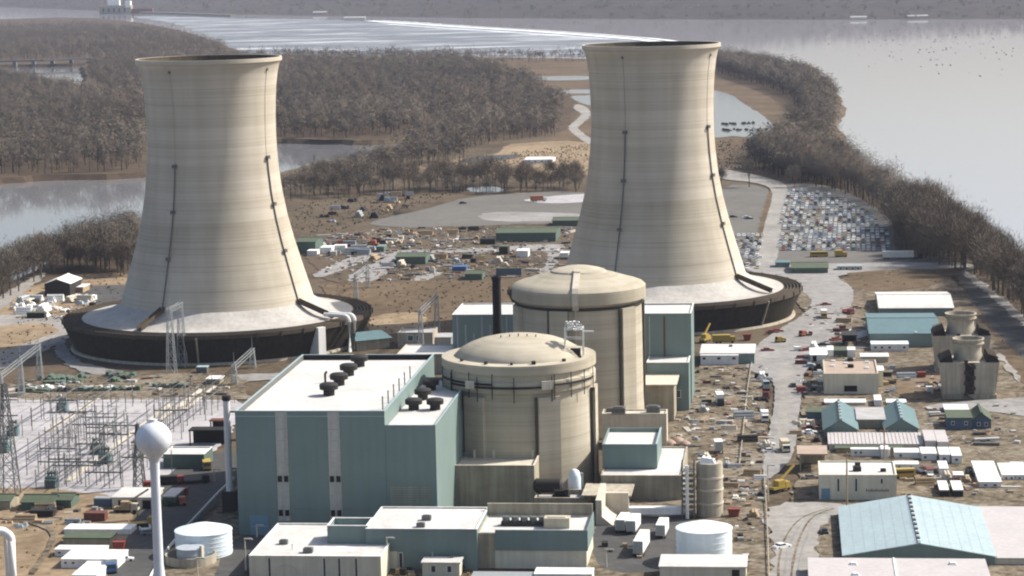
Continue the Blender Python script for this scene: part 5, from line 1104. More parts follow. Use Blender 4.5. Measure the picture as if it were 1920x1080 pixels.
def lot(poly, x0px, ypx, rows, pitch, where, group, budget, fill=.9):
    q = [tuple(P(x, y, 0)[:2]) for x, y in poly]; o0 = P(x0px, ypx, 0); U, V = axes(R(8)); spots = []
    for rI in range(rows):
        off = rI*pitch
        for i in range(-12, 70):
            p = o0+U*(i*2.5+random.uniform(-.15,.15))+V*(off+random.uniform(-.3,.3))
            if inpoly(q, p.x, p.y) and random.random() < fill: spots.append((p, rI))
    extra = []
    for n, (p, rI) in enumerate(spots):
        ci = random.choice((0,0,0,0,0,0,1,1,1,1,2,2,3,3,3,5,5,4,6,7,8,9,10,12)); ang = math.pi/2-R(8)+(math.pi if random.random() < .5 else 0)
        if n < budget: place_car(Vector((p.x, p.y, .22)), ang, ci, COLS[ci][0]+' car parked '+where, 'cars '+where+', '+COLS[ci][0], n)
        else: extra.append((p, ang, ci, n))
    return extra
def join_cars(extra, name, label):
    vs = []; fs = []; mi = []; cols = []; off = 0; src = {}
    for k in range(3):
        me = CAR[k]; v = np.empty(len(me.vertices)*3); me.vertices.foreach_get('co', v); src[k] = (v.reshape(-1,3), [tuple(p.vertices) for p in me.polygons], [p.material_index for p in me.polygons])
    for p, ang, ci, n in extra:
        v, f, m_ = src[n % 3]; c, s = math.cos(ang), math.sin(ang)
        w2 = np.stack([v[:,0]*c-v[:,1]*s+p.x, v[:,0]*s+v[:,1]*c+p.y, v[:,2]+.22], 1); vs.append(w2)
        fs += [tuple(i+off for i in q) for q in f]; off += len(v); mi += m_; cols += [COLS[ci][1]]*len(v)
    if not vs: return
    me = bpy.data.meshes.new(name); me.from_pydata(np.concatenate(vs).tolist(), [], fs)
    at = me.color_attributes.new('col', 'FLOAT_COLOR', 'POINT'); at.data.foreach_set('color', np.array([(*c, 1) for c in cols]).ravel())
    for mt in (CARV, GLASS, RUBBER): me.materials.append(mt)
    me.polygons.foreach_set('material_index', mi); o = bpy.data.objects.new(name, me); C.objects.link(o); o['kind'] = 'stuff'; o['label'] = label; o['category'] = 'cars'
def attr_mat(name, rough=.5, gain=1.0, noise=False):
    mt = bpy.data.materials.new(name); mt.use_nodes = True; t = mt.node_tree; b = t.nodes['Principled BSDF']
    at = t.nodes.new('ShaderNodeAttribute'); at.attribute_name = 'col'; t.links.new(at.outputs['Color'], b.inputs['Base Color']); b.inputs['Roughness'].default_value = rough
    b.inputs['Specular IOR Level'].default_value = .2 if rough > .6 else .5
    return mt
CARV = attr_mat('vehicle_paint_far', .4)
e1 = lot([(1456,476),(1668,476),(1664,424),(1600,382),(1560,366),(1490,354),(1474,358),(1464,410)], 1458, 477, 30, 13.6, 'in the packed lot beside the riverbank belt', 'p', 262, .93)
e2 = lot([(1384,520),(1424,505),(1432,450),(1436,432),(1378,442)], 1388, 512, 12, 13.6, 'in the smaller lot behind the right tower', 's', 38, .85)
join_cars(e1+e2, 'far_parked_cars', 'mass of small parked cars at the back of the packed lots')
def truck(px, py, ang, cab, box, label, L=7.5, kind='box', cat='truck', h=2.6):
    t = thing('truck', label, cat, P(px, py, 0)+Vector((0,0,.2)), R(ang)); W = 2.4
    a = MB().box(-L/2, L/2, -W*.4, W*.4, .55, .85); wheels(a, L, W, .5, 1, (-L*.34, -L*.18, L*.34)); a.build('chassis', [DARK, RUBBER], t)
    c = MB().hexa([(L/2-2.1,-W/2,.7),(L/2,-W/2,.7),(L/2,W/2,.7),(L/2-2.1,W/2,.7)], [(L/2-2.1,-W/2+.08,2.6),(L/2-.45,-W/2+.12,2.6),(L/2-.45,W/2-.12,2.6),(L/2-2.1,W/2-.08,2.6)]).build('cab', cab, t)
    MB().hexa([(L/2-.18,-W/2+.2,1.6),(L/2-.1,-W/2+.2,1.6),(L/2-.1,W/2-.2,1.6),(L/2-.18,W/2-.2,1.6)], [(L/2-.46,-W/2+.25,2.45),(L/2-.38,-W/2+.25,2.45),(L/2-.38,W/2-.25,2.45),(L/2-.46,W/2-.25,2.45)]).build('windscreen', GLASS, c)
    if kind == 'box': MB().box(-L/2-.1, L/2-2.25, -W/2-.05, W/2+.05, .9, .9+h).build('cargo_box', box, t)
    elif kind == 'flat': MB().box(-L/2-.1, L/2-2.25, -W/2, W/2, .9, 1.15).box(-L/2-.1, -L/2+.05, -W/2, W/2, 1.15, 1.8).box(L/2-2.45, L/2-2.3, -W/2, W/2, 1.15, 2.2).build('bed', box, t)
    elif kind == 'bus': MB().box(-L/2, L/2-.4, -W/2-.02, W/2+.02, .5, 2.9).build('body', box, t); MB().box(-L/2+.4, L/2-.9, -W/2-.06, W/2+.06, 1.7, 2.4).build('window_band', GLASS, t)
    elif kind == 'crane':
        MB().box(-L/2, L/2-2.3, -W/2, W/2, .9, 1.6).build('deck', box, t); o = MB().box(-1.5, 1.2, -1.1, 1.1, 1.6, 3.2).build('crane_cab', box, t); MB().bar((0,.4,2.6), (L*.9,.4,6.5), .5).build('boom', box, o)
    return t
def semi(px, py, ang, label, L=12, mat=None, tractor=None, h=2.8, name='semi_trailer'):
    mat = mat or WHITE; t = thing(name, label, 'trailer', P(px, py, 0)+Vector((0,0,.2)), R(ang)); W = 2.5
    MB().box(-L/2, L/2, -W/2, W/2, 1.1, 1.1+h).build('body', mat, t); MB().box(-L/2-.05, -L/2+.02, -W/2+.1, W/2-.1, 1.2, 1.0+h).build('rear_door', STEEL, t)
    a = MB().box(-L/2, L/2, -.5, .5, .8, 1.09); wheels(a, L, W, .5, 1, (-L*.42, -L*.33)); a.build('running_gear', [DARK, RUBBER], t)
    MB().box(L*.3, L*.33, -.8, .8, 0, 1.0).build('landing_leg', STEEL_D, t)
    if tractor:
        t2 = thing('tractor_unit', label.replace('trailer', 'trailer tractor').split(' beside')[0]+', its dark tractor', 'truck', P(px, py, 0)+Vector((math.cos(R(ang))*(L/2+2), math.sin(R(ang))*(L/2+2), .2)), R(ang))
        a = MB().box(-2.4, 2.4, -.6, .6, .5, .9); wheels(a, 5, 2.4, .5, 1, (-1.6, 1.7)); a.build('chassis', [DARK, RUBBER], t2); MB().box(0, 2.3, -1.2, 1.2, .9, 2.9).build('cab', tractor, t2); MB().box(2.28, 2.36, -1, 1, 1.8, 2.6).build('windscreen', GLASS, t2)
    return t
truck(1545, 598, -95, YEL, WHITE, 'white-topped yellow box truck driving toward the viewer on the works road', 7)
truck(1591, 590, -60, RED, RED, 'bright red truck near the wide teal workshop', 5.5, 'flat')
truck(1510, 632, -150, ORG, RUST, 'orange-brown pickup in the middle of the works road', 5.2, 'flat')
truck(1463, 644, 200, YEL, YEL, 'small yellow loader left of the works road', 3.8, 'flat')
truck(1358, 644, 0, YEL, YEL, 'long yellow box truck at the foot of the right tower ring', 9, 'box', h=2.4)
truck(1322, 642, 60, YEL, YEL, 'yellow crane truck with raised boom beside the right tower ring', 6, 'crane', cat='crane')
truck(1472, 848, -88, CREAM, TAN, 'tan box truck on the works road beside white cars', 7.5)
truck(1350, 760, -90, DARK, WHITE, 'white-topped dark truck in the cluttered work yard', 9, h=3)
truck(1437, 748, -100, RED, DARK, 'black and red truck at the left side of the works road', 6)
truck(1434, 792, -92, WHITE, WHITE, 'white van left of the works road', 6)
truck(1436, 728, -90, TEAL_L, TEAL_L, 'pale blue-white pickup left of the works road', 5, 'flat')
truck(1696, 898, 5, YEL, YEL, 'yellow van behind the trailers right of the cream building', 6.5, 'bus', cat='van')
truck(1462, 922, 40, YEL, YEL, 'dirty yellow crawler crane with a lowered boom by the open shelter', 7, 'crane', cat='crane')
truck(1536, 483, 0, YEL, YEL, 'yellow bus at the front of the packed car park', 9, 'bus', cat='bus'); truck(1577, 483, 0, YEL, YEL, 'shorter yellow truck right of the yellow bus', 6)
truck(388, 882, -80, YEL, YEL, 'yellow truck at the corner of the dark green relay house', 6, 'bus')
truck(268, 988, 12, YEL, YEL, 'yellow flatbed truck left of the water tower stem', 7.5, 'flat'); truck(281, 1000, 20, RED, WHITE, 'red and white pickup before the yellow flatbed', 5, 'flat')
truck(332, 950, 15, ORG, DARK, 'orange truck on the asphalt right of the water tower stem', 5.5, 'flat'); truck(368, 908, 10, DARK, DARK, 'black flatbed truck on the asphalt road', 8, 'flat')
truck(238, 962, -5, TAN, WOOD, 'tan crane truck before the cream garage', 7, 'crane', cat='crane'); truck(210, 1074, -80, BLUE, WHITE, 'white and blue truck right of the nearest long white trailer', 6)
truck(318, 910, 5, RED, DARK, 'dark red tank truck before the relay house', 9, 'box', h=1.8)
truck(638, 462, 10, ORG, ORG, 'orange crane with a thin boom in the storage yard', 6, 'crane', cat='crane'); truck(700, 462, 170, ORG, ORG, 'second orange crane in the storage yard, right of the first', 6, 'crane', cat='crane')
truck(1010, 378, 5, WHITE, ORG, 'orange and white truck on the empty parking ground', 10)
semi(1168, 996, 78, 'left of two white semi trailers parked beside the shield wall', 9); semi(1188, 998, 78, 'right of two white semi trailers parked beside the shield wall', 9)
semi(1203, 1036, 79, 'nearest white semi trailer on the dark apron', 13, h=3.2); semi(1242, 1006, 80, 'white semi trailer right of the nearest one on the apron', 9)
semi(1232, 972, -4, 'long white flat trailer lying before the dark concrete block', 15, h=1.9)
semi(1684, 487, -3, 'white semi trailer beside the belt at the packed car park', 15, tractor=DARK, h=3.0)
semi(1347, 850, 90, 'white box trailer standing behind the silo', 5)
for px, py, ang, ci, lab in ((1440,838,20,0,'white car left of the tan box truck'),(1443,850,15,1,'white car just before the tan box truck'),(1466,1030,35,0,'white car alone on the rutted pale track'),(1511,660,20,7,'red car right of the works road'),(1504,674,10,7,'red car before the white store'),(1508,683,5,9,'black car before the white store'),(1520,690,5,5,'pale blue car below the black car'),(1544,650,0,9,'black car above the white store'),(1566,640,30,7,'red car beside the dark timber shed'),(1448,626,5,7,'left red car at the edge of the tower ring'),(1458,624,5,7,'right red car at the edge of the tower ring'),(1439,660,0,7,'red car beside the kerb below the tower ring'),(1503,734,90,7,'red car before the tan block building'),(1487,727,90,9,'black van-like car left of the tan block building'),(1548,574,10,7,'red car near the top of the works road'),
    (1605,580,10,10,'tan car near the white warehouse'),(1520,806,5,7,'red car left of the left teal gabled workshop'),(1518,815,5,0,'white car left of the left teal gabled workshop'),(234,1054,10,0,'white car right of the nearest long trailer'),(280,1004,15,12,'dark grey car near the yellow flatbed'),(1545,1002,90,9,'black car in the shade left of the blue roof'),(1400,410,0,0,'white car alone behind the right tower'),(1404,412,0,9,'dark car alone behind the right tower'),(1375,409,0,9,'dark car with white roof by the right tower edge'),(1745,900,85,0,'white car between the trailers'),(1520,900,15,12,'grey car by the cream building'),(868,383,5,9,'lone dark car on the empty parking ground'),(760,388,35,9,'dark car at the left edge of the parking ground'),(745,402,35,9,'second dark car at the left edge of the parking ground'),(1345,722,90,2,'cream car in the yard below the long workshop')):
    place_car(P(px, py, 0)+Vector((0,0,.25)), R(ang), ci, lab, None, px)
for px, py, lab in ((1502,738,'red storage bin before the tan block building'),(1728,710,'red storage bin left of the fan cells'),(343,930,'red container on the asphalt road'),(224,1032,'red crate beside the nearest long trailer'),(279,918,'red crate behind the cream garage'),(1376,970,'red and white buoy-like drum right of the silo'),(1401,638,'bright red skip below the right tower ring')):
    t = thing('skip', lab, 'bin', P(px, py, 0)+Vector((0,0,.15)), -GA); MB().hexa([(-1.2,-1,0),(1.2,-1,0),(1.2,1,0),(-1.2,1,0)], [(-1.6,-1.15,2.3),(1.6,-1.15,2.3),(1.6,1.15,2.3),(-1.6,1.15,2.3)]).build('tub', RED, t); MB().box(-1.7, 1.7, -1.22, -1.1, 2.0, 2.35).box(-1.7, 1.7, 1.1, 1.22, 2.0, 2.35).build('rim', RUST, t)

# ------------------------------------------------------------------ far river works
def chain(name, label, cat, px, mat, w_, h, z0, part):
    pts = [P(x, y, -4) for x, y in px]; t = thing(name, label, cat, pts[0]); a = MB()
    for p, q in zip(pts[:-1], pts[1:]): a.bar(p-pts[0]+Vector((0,0,z0)), q-pts[0]+Vector((0,0,z0)), w_, h)
    a.build(part, mat, t); return t, pts
FOAM = M('white_water', (.80,.81,.82), .6, .1, .02)
t, pts = chain('dam', 'long white-water dam across the far river', 'dam', [(700,40),(790,46),(880,52),(1000,59),(1100,66),(1210,75),(1300,86)], FOAM, 50, 2.6, .6, 'spillway')
a = MB()
for p, q in zip(pts[:-1], pts[1:]): a.bar(p-pts[0]+Vector((0,12,2.2)), q-pts[0]+Vector((0,12,2.2)), 3, 1.6)
a.build('crest', CONC, t)
t, pts = chain('bridge', 'long low bridge over the left channel', 'bridge', [(-120,131),(0,128),(80,126),(175,122)], STEEL_D, 9, 2.6, 10.5, 'deck')
for f in (.05, .2, .35, .5, .62, .74, .86):
    p = pts[0].lerp(pts[-1], f)-pts[0]; MB().hexa([(-3,-6,-5),(3,-6,-5),(3,6,-5),(-3,6,-5)], [(-2.4,-5,9),(2.4,-5,9),(2.4,5,9),(-2.4,5,9)]).build('pier', STEEL_D, t, loc=p)
m = P(236, 26, -4); k = dist(m)/F; t = thing('power_station', 'far riverside power station with white upper walls', 'power station', m)
MB().box(-50*k, 10*k, 0, 40, 0, 16*k).build('main_block', CONC_D, t); MB().box(-34*k, -12*k, 2, 30, 16*k, 26*k).build('upper_block', WHITE, t); MB().box(0, 9*k, -3, 30, 12*k, 24*k).build('tower_block', WHITE, t); MB().box(11*k, 50*k, 4, 26, 0, 9*k).build('wing', RUST, t)
for i in range(5): MB().box(-44*k+i*10*k, -40*k+i*10*k, -.8, .1, 4*k, 11*k).build('window', GLASS, t)
t, pts = chain('river_wall', 'low dark wall running from the far power station', 'wall', [(250,25),(330,27),(436,31)], CONC_D, 12, 9, 1, 'wall')
for x, y, w2, lab in ((600,28,26,'pale far house on the left shore'),(665,38,40,'pale far mill on the dam shore'),(1610,37,30,'pale far house on the right shore'),(1720,35,40,'long pale far house on the right shore'),(1870,33,34,'pale far house by the right edge')):
    m = P(x, y, -4); k = dist(m)/F; t = thing('far_house', lab, 'house', (m.x, m.y, -3)); MB().box(-w2/2*k, w2/2*k, 0, 14, 0, 4*k).build('wall', CREAM, t); MB().hexa([(-w2/2*k-1,-1,4*k),(w2/2*k+1,-1,4*k),(w2/2*k+1,15,4*k),(-w2/2*k-1,15,4*k)], [(-w2/2*k,6,6*k),(w2/2*k,6,6*k),(w2/2*k,8,6*k),(-w2/2*k,8,6*k)]).build('roof', ROOFG, t)
a = MB()
for i in range(190):                                     # rocks breaking the river surface
    x = random.gauss(1760, 130); y = random.gauss(84, 26)
    if not 42 < y < 150: continue
    p = P(x, y, -4); s = random.uniform(.5, 1.5); a.hexa([(p.x-s,p.y-s,-4.4),(p.x+s,p.y-s,-4.4),(p.x+s,p.y+s,-4.4),(p.x-s,p.y+s,-4.4)], [(p.x-s*.4,p.y-s*.5,-4+s*.5),(p.x+s*.5,p.y-s*.4,-4+s*.7),(p.x+s*.4,p.y+s*.5,-4+s*.6),(p.x-s*.5,p.y+s*.4,-4+s*.5)])
o = a.build('river_rocks', DARK); o['kind'] = 'stuff'; o['label'] = 'dark specks of rock scattered on the far right river'; o['category'] = 'rocks'
a = MB()
for i in range(46):                                      # stumps in the pond
    t_ = random.random(); x = 1350+t_*90; y = (233 if i % 2 else 244)+random.uniform(-1.5,1.5)-t_*2; p = P(x, y, .3); s = random.uniform(.6, 1.8); a.hexa([(p.x-s,p.y-s,0),(p.x+s,p.y-s,0),(p.x+s,p.y+s,0),(p.x-s,p.y+s,0)], [(p.x-s*.5,p.y-s*.5,s),(p.x+s*.5,p.y-s*.5,s),(p.x+s*.5,p.y+s*.5,s),(p.x-s*.5,p.y+s*.5,s)])
o = a.build('pond_reeds', LITTER); o['kind'] = 'stuff'; o['label'] = 'brown reed bars in the pale pond'; o['category'] = 'reeds'

# ------------------------------------------------------------------ bare winter trees
def twig_mat(name, attr):
    mt = bpy.data.materials.new(name); mt.use_nodes = True; t = mt.node_tree; b = t.nodes['Principled BSDF']; b.inputs['Roughness'].default_value = .9; b.inputs['Specular IOR Level'].default_value = .1
    if attr:
        at = t.nodes.new('ShaderNodeAttribute'); at.attribute_name = 'col'; t.links.new(at.outputs['Color'], b.inputs['Base Color'])
        if attr == 2: an = t.nodes.new('ShaderNodeAttribute'); an.attribute_name = 'nrm'; t.links.new(an.outputs['Vector'], b.inputs['Normal']); b.inputs['Alpha'].default_value = .55
    else:
        oi = t.nodes.new('ShaderNodeObjectInfo'); t.links.new(oi.outputs['Color'], b.inputs['Base Color'])
    return mt
TWIG = twig_mat('bare_twigs', False); TWIGV = twig_mat('dry_stalks', 1); TWIGN = twig_mat('bare_twigs_far', 2); BARK = M('bark', (.11,.088,.066), .95, .2, .6)
def crown_tris(h, r, n, tl, tw, seed):
    g_ = np.random.default_rng(seed); nc = 13
    th = g_.uniform(0, 2*np.pi, nc); el = g_.uniform(-.35, 1.45, nc); rad = g_.uniform(.45, .85, nc)
    cc = np.stack([r*rad*np.cos(el)*np.cos(th), r*rad*np.cos(el)*np.sin(th), h*.60+h*.34*rad*np.sin(el)], 1)
    k = g_.integers(0, nc, n); p = cc[k]+g_.normal(0, 1, (n,3))*np.array([r*.24, r*.24, h*.10])
    ctr = np.array([0, 0, h*.38]); d = p-ctr; d /= np.linalg.norm(d, axis=1, keepdims=True); d += g_.normal(0, .55, (n,3)); d[:,2] += .25; d /= np.linalg.norm(d, axis=1, keepdims=True)
    s = np.cross(d, g_.normal(0, 1, (n,3))); s /= np.linalg.norm(s, axis=1, keepdims=True)
    if tw > .3:                                            # far crowns: flakes of twigs lying on the crown's skin
        o_ = p-np.array([0, 0, h*.5]); o_ /= np.linalg.norm(o_, axis=1, keepdims=True); o_ += g_.normal(0, .55, (n,3)); s = np.cross(o_, g_.normal(0, 1, (n,3))); s /= np.linalg.norm(s, axis=1, keepdims=True); d = np.cross(s, o_); d /= np.linalg.norm(d, axis=1, keepdims=True)
    L = tl*g_.uniform(.5, 1.3, (n,1)); W = tw*g_.uniform(.6, 1.4, (n,1))
    p[:,2] = np.maximum(p[:,2], h*.22)
    return np.stack([p-s*W/2, p+s*W/2, p+d*L], 1)          # n x 3 x 3
def trunk_mb(h, r, seed):
    g_ = random.Random(seed); a = MB(); bx, by = g_.uniform(-.5,.5), g_.uniform(-.5,.5)
    a.tube([(0,0,-.5),(bx*.3,by*.3,h*.25),(bx,by,h*.55),(bx*1.3,by*1.5,h*.8)], [h*.022, h*.017, h*.011, h*.004], 5)
    for i in range(9):
        t = 2*math.pi*i/9*1.9+g_.uniform(-.4,.4); z0 = h*g_.uniform(.22,.55); e = r*g_.uniform(.55,.95); z1 = h*g_.uniform(.5,.9)
        a.tube([(bx*z0/h,by*z0/h,z0),(e*.5*math.cos(t),e*.5*math.sin(t),z0+(z1-z0)*.6),(e*math.cos(t),e*math.sin(t),z1)], [h*.009,h*.006,h*.002], 3, cap=False)
    return a
VAR = []
for s in range(7):
    h = 12.5+1.1*s; r = 4.2+.5*s
    tri = crown_tris(h, r, 1500, 1.8, .15, 100+s); me = bpy.data.meshes.new('crown'); me.from_pydata(tri.reshape(-1,3).tolist(), [], [(3*i,3*i+1,3*i+2) for i in range(len(tri))]); me.materials.append(TWIG)
    VAR.append((trunk_mb(h, r, s).mesh('trunk', BARK), me))
def fill_poly(poly, space, jit=.45):
    q = [tuple(P(x, y, 0)[:2]) for x, y in poly]; xs = [p[0] for p in q]; ys = [p[1] for p in q]; out = []
    for x in np.arange(min(xs), max(xs), space):
        for y in np.arange(min(ys), max(ys), space):
            X, Y = x+random.uniform(-jit,jit)*space, y+random.uniform(-jit,jit)*space
            if inpoly(q, X, Y):
                sx, sy = proj((X, Y, 6))
                if -90 < sx < 2010: out.append((X, Y))
    return out
TC = [(.14,.114,.086),(.122,.102,.08),(.15,.122,.09),(.117,.10,.078),(.132,.112,.088),(.15,.12,.09)]
def tree(x, y, label, group, s=1.0):
    t = thing('bare_tree', label, 'tree', (x, y, 0), random.uniform(0, 6.28), group); k = random.randrange(7)
    for nm, me in zip(('trunk', 'crown'), VAR[k]):
        o = bpy.data.objects.new(nm, me); C.objects.link(o); o.parent = t; c = random.choice(TC); f = random.uniform(.9, 1.3); o.color = (c[0]*f, c[1]*f, c[2]*f, 1)
    t.scale = (s*random.uniform(.85,1.15), s*random.uniform(.85,1.15), s*random.uniform(.85,1.2))
FAR = []                                                   # (points, label, height, name)
rb = fill_poly([(1412,316),(1566,298),(1618,342),(1722,412),(1832,484),(1922,562),(2020,650),(1990,660),(1928,606),(1832,522),(1790,506),(1742,492),(1690,466),(1668,418),(1610,374),(1500,344)], 6.6)
rb.sort(key=lambda p: p[1])
for x, y in rb[:165]:
    sx = proj((x, y, 0))[0]; wh = 'along the dark perimeter road' if sx > 1840 else 'behind the white semi trailer' if sx > 1720 else 'beside the packed car park'
    tree(x, y, 'bare grey-brown tree of the right riverbank belt '+wh, 'right belt trees '+wh, 1.3)
FAR.append((rb[165:], 'dense bare trees of the right riverbank belt', 19, 420))
FAR.append((fill_poly([(1345,118),(1440,128),(1522,152),(1560,182),(1562,242),(1552,292),(1600,342),(1500,345),(1412,318),(1404,292),(1482,264),(1504,232),(1500,190),(1440,165),(1345,138)], 8.5), 'dense bare wood on the far right point', 18, 205))
lb = fill_poly([(-90,612),(0,566),(60,534),(130,508),(258,523),(262,438),(150,464),(60,512),(0,552),(-90,600)], 6.6); lb.sort(key=lambda p: p[1])
for x, y in lb[:70]: tree(x, y, 'bare grey-brown tree in the left bank belt', 'trees of the left bank belt', 1.05)
FAR.append((lb[70:], 'thin bare trees at the back of the left bank belt', 15, 330))
mr = fill_poly([(560,372),(640,352),(700,352),(860,350),(900,344),(1100,350),(1100,360),(900,364),(760,362),(640,372)], 9.5); random.shuffle(mr)
for x, y in mr[:60]: tree(x, y, 'bare tree in the thin row behind the storage yard', 'trees of the thin middle row', 1.0)
FAR.append((mr[60:110], 'scattered bare scrub in the thin middle row', 10, 260))
for x, y, lab in ((1405,352,'lone bare tree left of the pale lot road'),(1352,352,'lone bare tree at the edge of the right tower'),(1490,352,'lone dark bare tree at the top of the packed car park')):
    p = P(x, y, 0); tree(p.x, p.y, lab, 'lone trees', .95)
FAR.append((fill_poly([(530,388),(560,366),(640,348),(700,334),(760,322),(880,306),(820,298),(700,318),(640,336),(580,350),(530,364)], 9.5), 'bare wood along the creek behind the left tower', 17, 170))
FAR.append((fill_poly([(720,318),(830,292),(940,264),(1040,256),(1045,236),(830,240),(812,262),(760,288)], 10), 'bare wood on the island side of the creek', 18, 140))
FAR.append((fill_poly([(525,258),(640,260),(790,250),(800,236),(760,212),(640,198),(525,198)], 11), 'rounded bare wood behind the left tower', 19, 200))
FAR.append((fill_poly([(525,196),(640,197),(770,214),(810,230),(1030,232),(1062,204),(1000,164),(880,124),(520,126),(500,160)], 13), 'broad bare wood between the two towers', 19, 150))
FAR.append((fill_poly([(-90,334),(0,331),(270,320),(275,236),(180,186),(100,168),(0,156),(-90,152)], 13), 'bare wood on the left islet', 20, 170))
FAR.append((fill_poly([(170,160),(172,120),(300,114),(520,116),(520,235),(280,230)], 15), 'dark bare wood at the islet point', 19, 100))
FAR.append((fill_poly([(-90,118),(-90,62),(180,52),(330,68),(420,92),(430,102),(170,114)], 17), 'hazy bare wood on the far spit', 18, 75))
FAR.append((fill_poly([(530,108),(700,110),(900,110),(1100,114),(1100,117),(880,116),(530,114)], 13), 'thin far tree line before the rapids', 15, 60))
hv = []
for i in range(12000):
    j = rng.integers(0, len(HV)); X, Y, Z = HV[j]; X += rng.uniform(-45, 45)
    if abs(X) < Y*.24: hv.append((X, Y+rng.uniform(-80,80), Z))
def forest(pts, label, h, n, z=None, tl=2.2, tw=.42, name='woodland'):
    if not pts: return
    pts = np.array([(p[0], p[1], p[2] if len(p) > 2 else 0) for p in pts]); far = n < 210
    k = 5; base = [crown_tris(h*(.85+.08*i), h*.42, n, tl*(1.15 if far else 1), tw*(2.5 if n < 70 else 1.9 if far else .75), 300+i) for i in range(k)]
    if n >= 40:                                           # add a slim trunk triangle or two
        for i in range(k):
            tk = []
            for q in range(4): a_ = q*1.6+i; tk.append([(-.28*math.cos(a_),-.28*math.sin(a_),-.5),(.28*math.cos(a_),.28*math.sin(a_),-.5),(.3*math.sin(a_),.2,h*.7)])
            base[i] = np.concatenate([base[i], np.array(tk)])
    out = []; cols = []; nrm = []
    bn = []
    for b in base:
        v_ = b.mean(1)-np.array([0, 0, h*.42]); v_ /= np.linalg.norm(v_, axis=1, keepdims=True); v_ = v_*.65+np.array([0, 0, .5])+rng.normal(0, .13, v_.shape); bn.append(np.repeat(v_/np.linalg.norm(v_, axis=1, keepdims=True), 3, 0))
    for i, p in enumerate(pts):
        b = base[i % k]; a_ = rng.uniform(0, 6.28); s = rng.uniform(.62, 1.3); c, sn = math.cos(a_)*s, math.sin(a_)*s
        m3 = np.array([[c, sn, 0], [-sn, c, 0], [0, 0, s*rng.uniform(.9,1.1)]]); out.append(b@m3+p); nrm.append(bn[i % k]@(np.array([[c, sn, 0], [-sn, c, 0], [0, 0, s]])/s)); cl = np.array(TC[rng.integers(0, len(TC))])*rng.uniform(.92, 1.08)*(.96+.18*math.sin(p[0]*.013+p[1]*.004)*math.sin(p[1]*.009+p[0]*.003+1)+.1*math.sin(p[0]*.05)*math.sin(p[1]*.035)); cols.append(np.repeat(np.append(cl, 1)[None], len(b)*3, 0))
    v = np.concatenate(out).reshape(-1, 3); nv = len(v); nf = nv//3
    me = bpy.data.meshes.new(name); me.vertices.add(nv); me.vertices.foreach_set('co', v.astype(np.float32).ravel())
    me.loops.add(nv); me.loops.foreach_set('vertex_index', np.arange(nv, dtype=np.int32)); me.polygons.add(nf); me.polygons.foreach_set('loop_start', np.arange(0, nv, 3, dtype=np.int32)); me.polygons.foreach_set('loop_total', np.full(nf, 3, dtype=np.int32))
    me.update(calc_edges=True); at = me.color_attributes.new('col', 'FLOAT_COLOR', 'POINT'); at.data.foreach_set('color', np.concatenate(cols).astype(np.float32).ravel())
    at = me.attributes.new('nrm', 'FLOAT_VECTOR', 'POINT'); at.data.foreach_set('vector', np.concatenate(nrm).astype(np.float32).ravel())
    me.materials.append(TWIGN); o = bpy.data.objects.new(name, me); C.objects.link(o); o['kind'] = 'stuff'; o['label'] = label; o['category'] = 'woodland'
    return nf
TOT = 0
for p, lab, h, n in FAR: TOT += forest(p, lab, h, n) or 0; print('forest', lab, len(p), n)
TOT += forest(hv, 'hazy wooded slopes of the far hills', 16, 24, tl=4.0, tw=.9)
print('forest triangles', TOT)

# scrub on the open ground and small litter in the yards (too small to pick apart)
def scatter(polys, n, mk):
    per = []
    for poly in polys:
        q = [tuple(P(x, y, 0)[:2]) for x, y in poly]; xs = [p[0] for p in q]; ys = [p[1] for p in q]; ar = abs(sum(q[i][0]*q[(i+1)%len(q)][1]-q[(i+1)%len(q)][0]*q[i][1] for i in range(len(q))))/2; per.append((q, xs, ys, ar))
    tot = sum(p[3] for p in per)
    for q, xs, ys, ar in per:
        k = int(n*ar/tot)
        while k > 0:
            x, y = random.uniform(min(xs), max(xs)), random.uniform(min(ys), max(ys))
            if inpoly(q, x, y): mk(x, y); k -= 1
sv = []; scol = []
def tuft(x, y):
    s = random.uniform(.4, 1.2); c = random.choice(((.14,.105,.07),(.11,.09,.06),(.18,.135,.085),(.09,.08,.055)))
    for i in range(7):
        a_ = random.uniform(0, 6.28); d_ = random.uniform(0, s*.6); bx, by = x+d_*math.cos(a_), y+d_*math.sin(a_); w2 = s*.35
        sv.append([(bx-w2*math.sin(a_), by+w2*math.cos(a_), 0), (bx+w2*math.sin(a_), by-w2*math.cos(a_), 0), (bx+random.uniform(-.5,.5)*s, by+random.uniform(-.5,.5)*s, s*random.uniform(.5,1.1))]); scol.extend([(*c, 1)]*3)
scatter([[(600,536),(800,528),(980,530),(980,560),(830,640),(700,650),(690,590)], [(540,430),(560,380),(640,372),(870,360),(700,410),(600,445)], [(770,318),(830,302),(1110,268),(1150,320),(880,345)], [(1345,262),(1480,262),(1400,318),(1345,318)], [(30,560),(140,505),(262,520),(262,585),(160,620),(0,690)], [(1590,514),(1790,505),(1740,545),(1630,548)], [(1810,545),(1990,720),(1990,790),(1860,630)], [(0,935),(150,940),(120,1080),(0,1080)]], 3000, tuft)
me = bpy.data.meshes.new('scrub'); me.from_pydata(np.array(sv).reshape(-1,3).tolist(), [], [(3*i,3*i+1,3*i+2) for i in range(len(sv))]); at = me.color_attributes.new('col', 'FLOAT_COLOR', 'POINT'); at.data.foreach_set('color', np.array(scol).ravel()); me.materials.append(TWIGV)
o = bpy.data.objects.new('scrub', me); C.objects.link(o); o['kind'] = 'stuff'; o['label'] = 'low dry scrub dotted over the open ground'; o['category'] = 'scrub'
lt = MB(); lcol = []
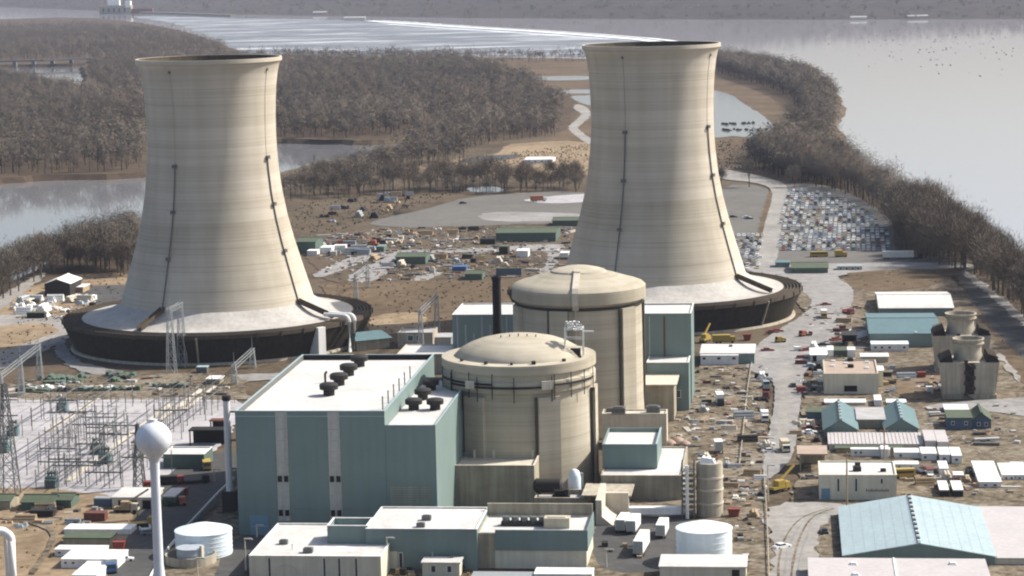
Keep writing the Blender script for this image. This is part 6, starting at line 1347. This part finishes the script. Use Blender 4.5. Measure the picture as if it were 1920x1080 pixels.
def bit(x, y):
    s = random.choice((.2,.25,.3,.4,.5,.8)); h = s*random.uniform(.4, 1.3); L = s*random.choice((1,1,1,2.5,5)); a_ = random.choice((-GA, -GA+1.57))+random.uniform(-.4,.4); c, sn = math.cos(a_), math.sin(a_)
    b = [(x+c*u*L-sn*v*s, y+sn*u*L+c*v*s) for u, v in ((-1,-1),(1,-1),(1,1),(-1,1))]; lt.hexa([(*p, .05) for p in b], [(*p, .3+h) for p in b]); lcol.extend([(*random.choice(((.42,.39,.34),(.26,.19,.12),(.05,.045,.04),(.18,.16,.13),(.50,.47,.43),(.16,.08,.05),(.10,.09,.075),(.25,.24,.22))), 1)]*8)
scatter([[(560,446),(700,432),(900,424),(1080,428),(1060,520),(640,532)], [(1200,800),(1310,690),(1430,680),(1440,1000),(1400,1080),(1370,960),(1300,850)], [(1490,560),(1640,590),(1640,660),(1545,740),(1480,760),(1540,650)], [(1650,690),(1765,690),(1765,745),(1650,745)], [(1690,880),(1900,880),(1900,930),(1690,930)], [(20,570),(180,552),(180,590),(40,610)], [(20,715),(430,706),(430,745),(0,748)], [(1730,770),(1900,760),(1920,860),(1810,860),(1730,810)], [(700,1068),(890,1068),(890,1085),(700,1085)], [(30,950),(210,950),(210,985),(30,985)], [(1380,680),(1440,690),(1445,850),(1390,900)]], 2500, bit)
o = lt.build('yard_litter', CARV); at = o.data.color_attributes.new('col', 'FLOAT_COLOR', 'POINT'); at.data.foreach_set('color', np.array(lcol).ravel()); o['kind'] = 'stuff'; o['label'] = 'small building litter strewn over the yards'; o['category'] = 'litter'

# ------------------------------------------------------------------ air
hz = bpy.data.materials.new('haze_air'); hz.use_nodes = True; t = hz.node_tree; t.nodes.remove(t.nodes['Principled BSDF'])
pv = t.nodes.new('ShaderNodeVolumePrincipled'); pv.inputs['Color'].default_value = (.74,.80,1.0,1); pv.inputs['Density'].default_value = HAZE; pv.inputs['Anisotropy'].default_value = 0.0
t.links.new(pv.outputs[0], t.nodes['Material Output'].inputs['Volume'])
o = MB().box(-14500, 14500, -700, 27000, -10, 330).build('haze', hz); o['kind'] = 'stuff'; o['label'] = 'thin pale river haze'; o['category'] = 'haze'
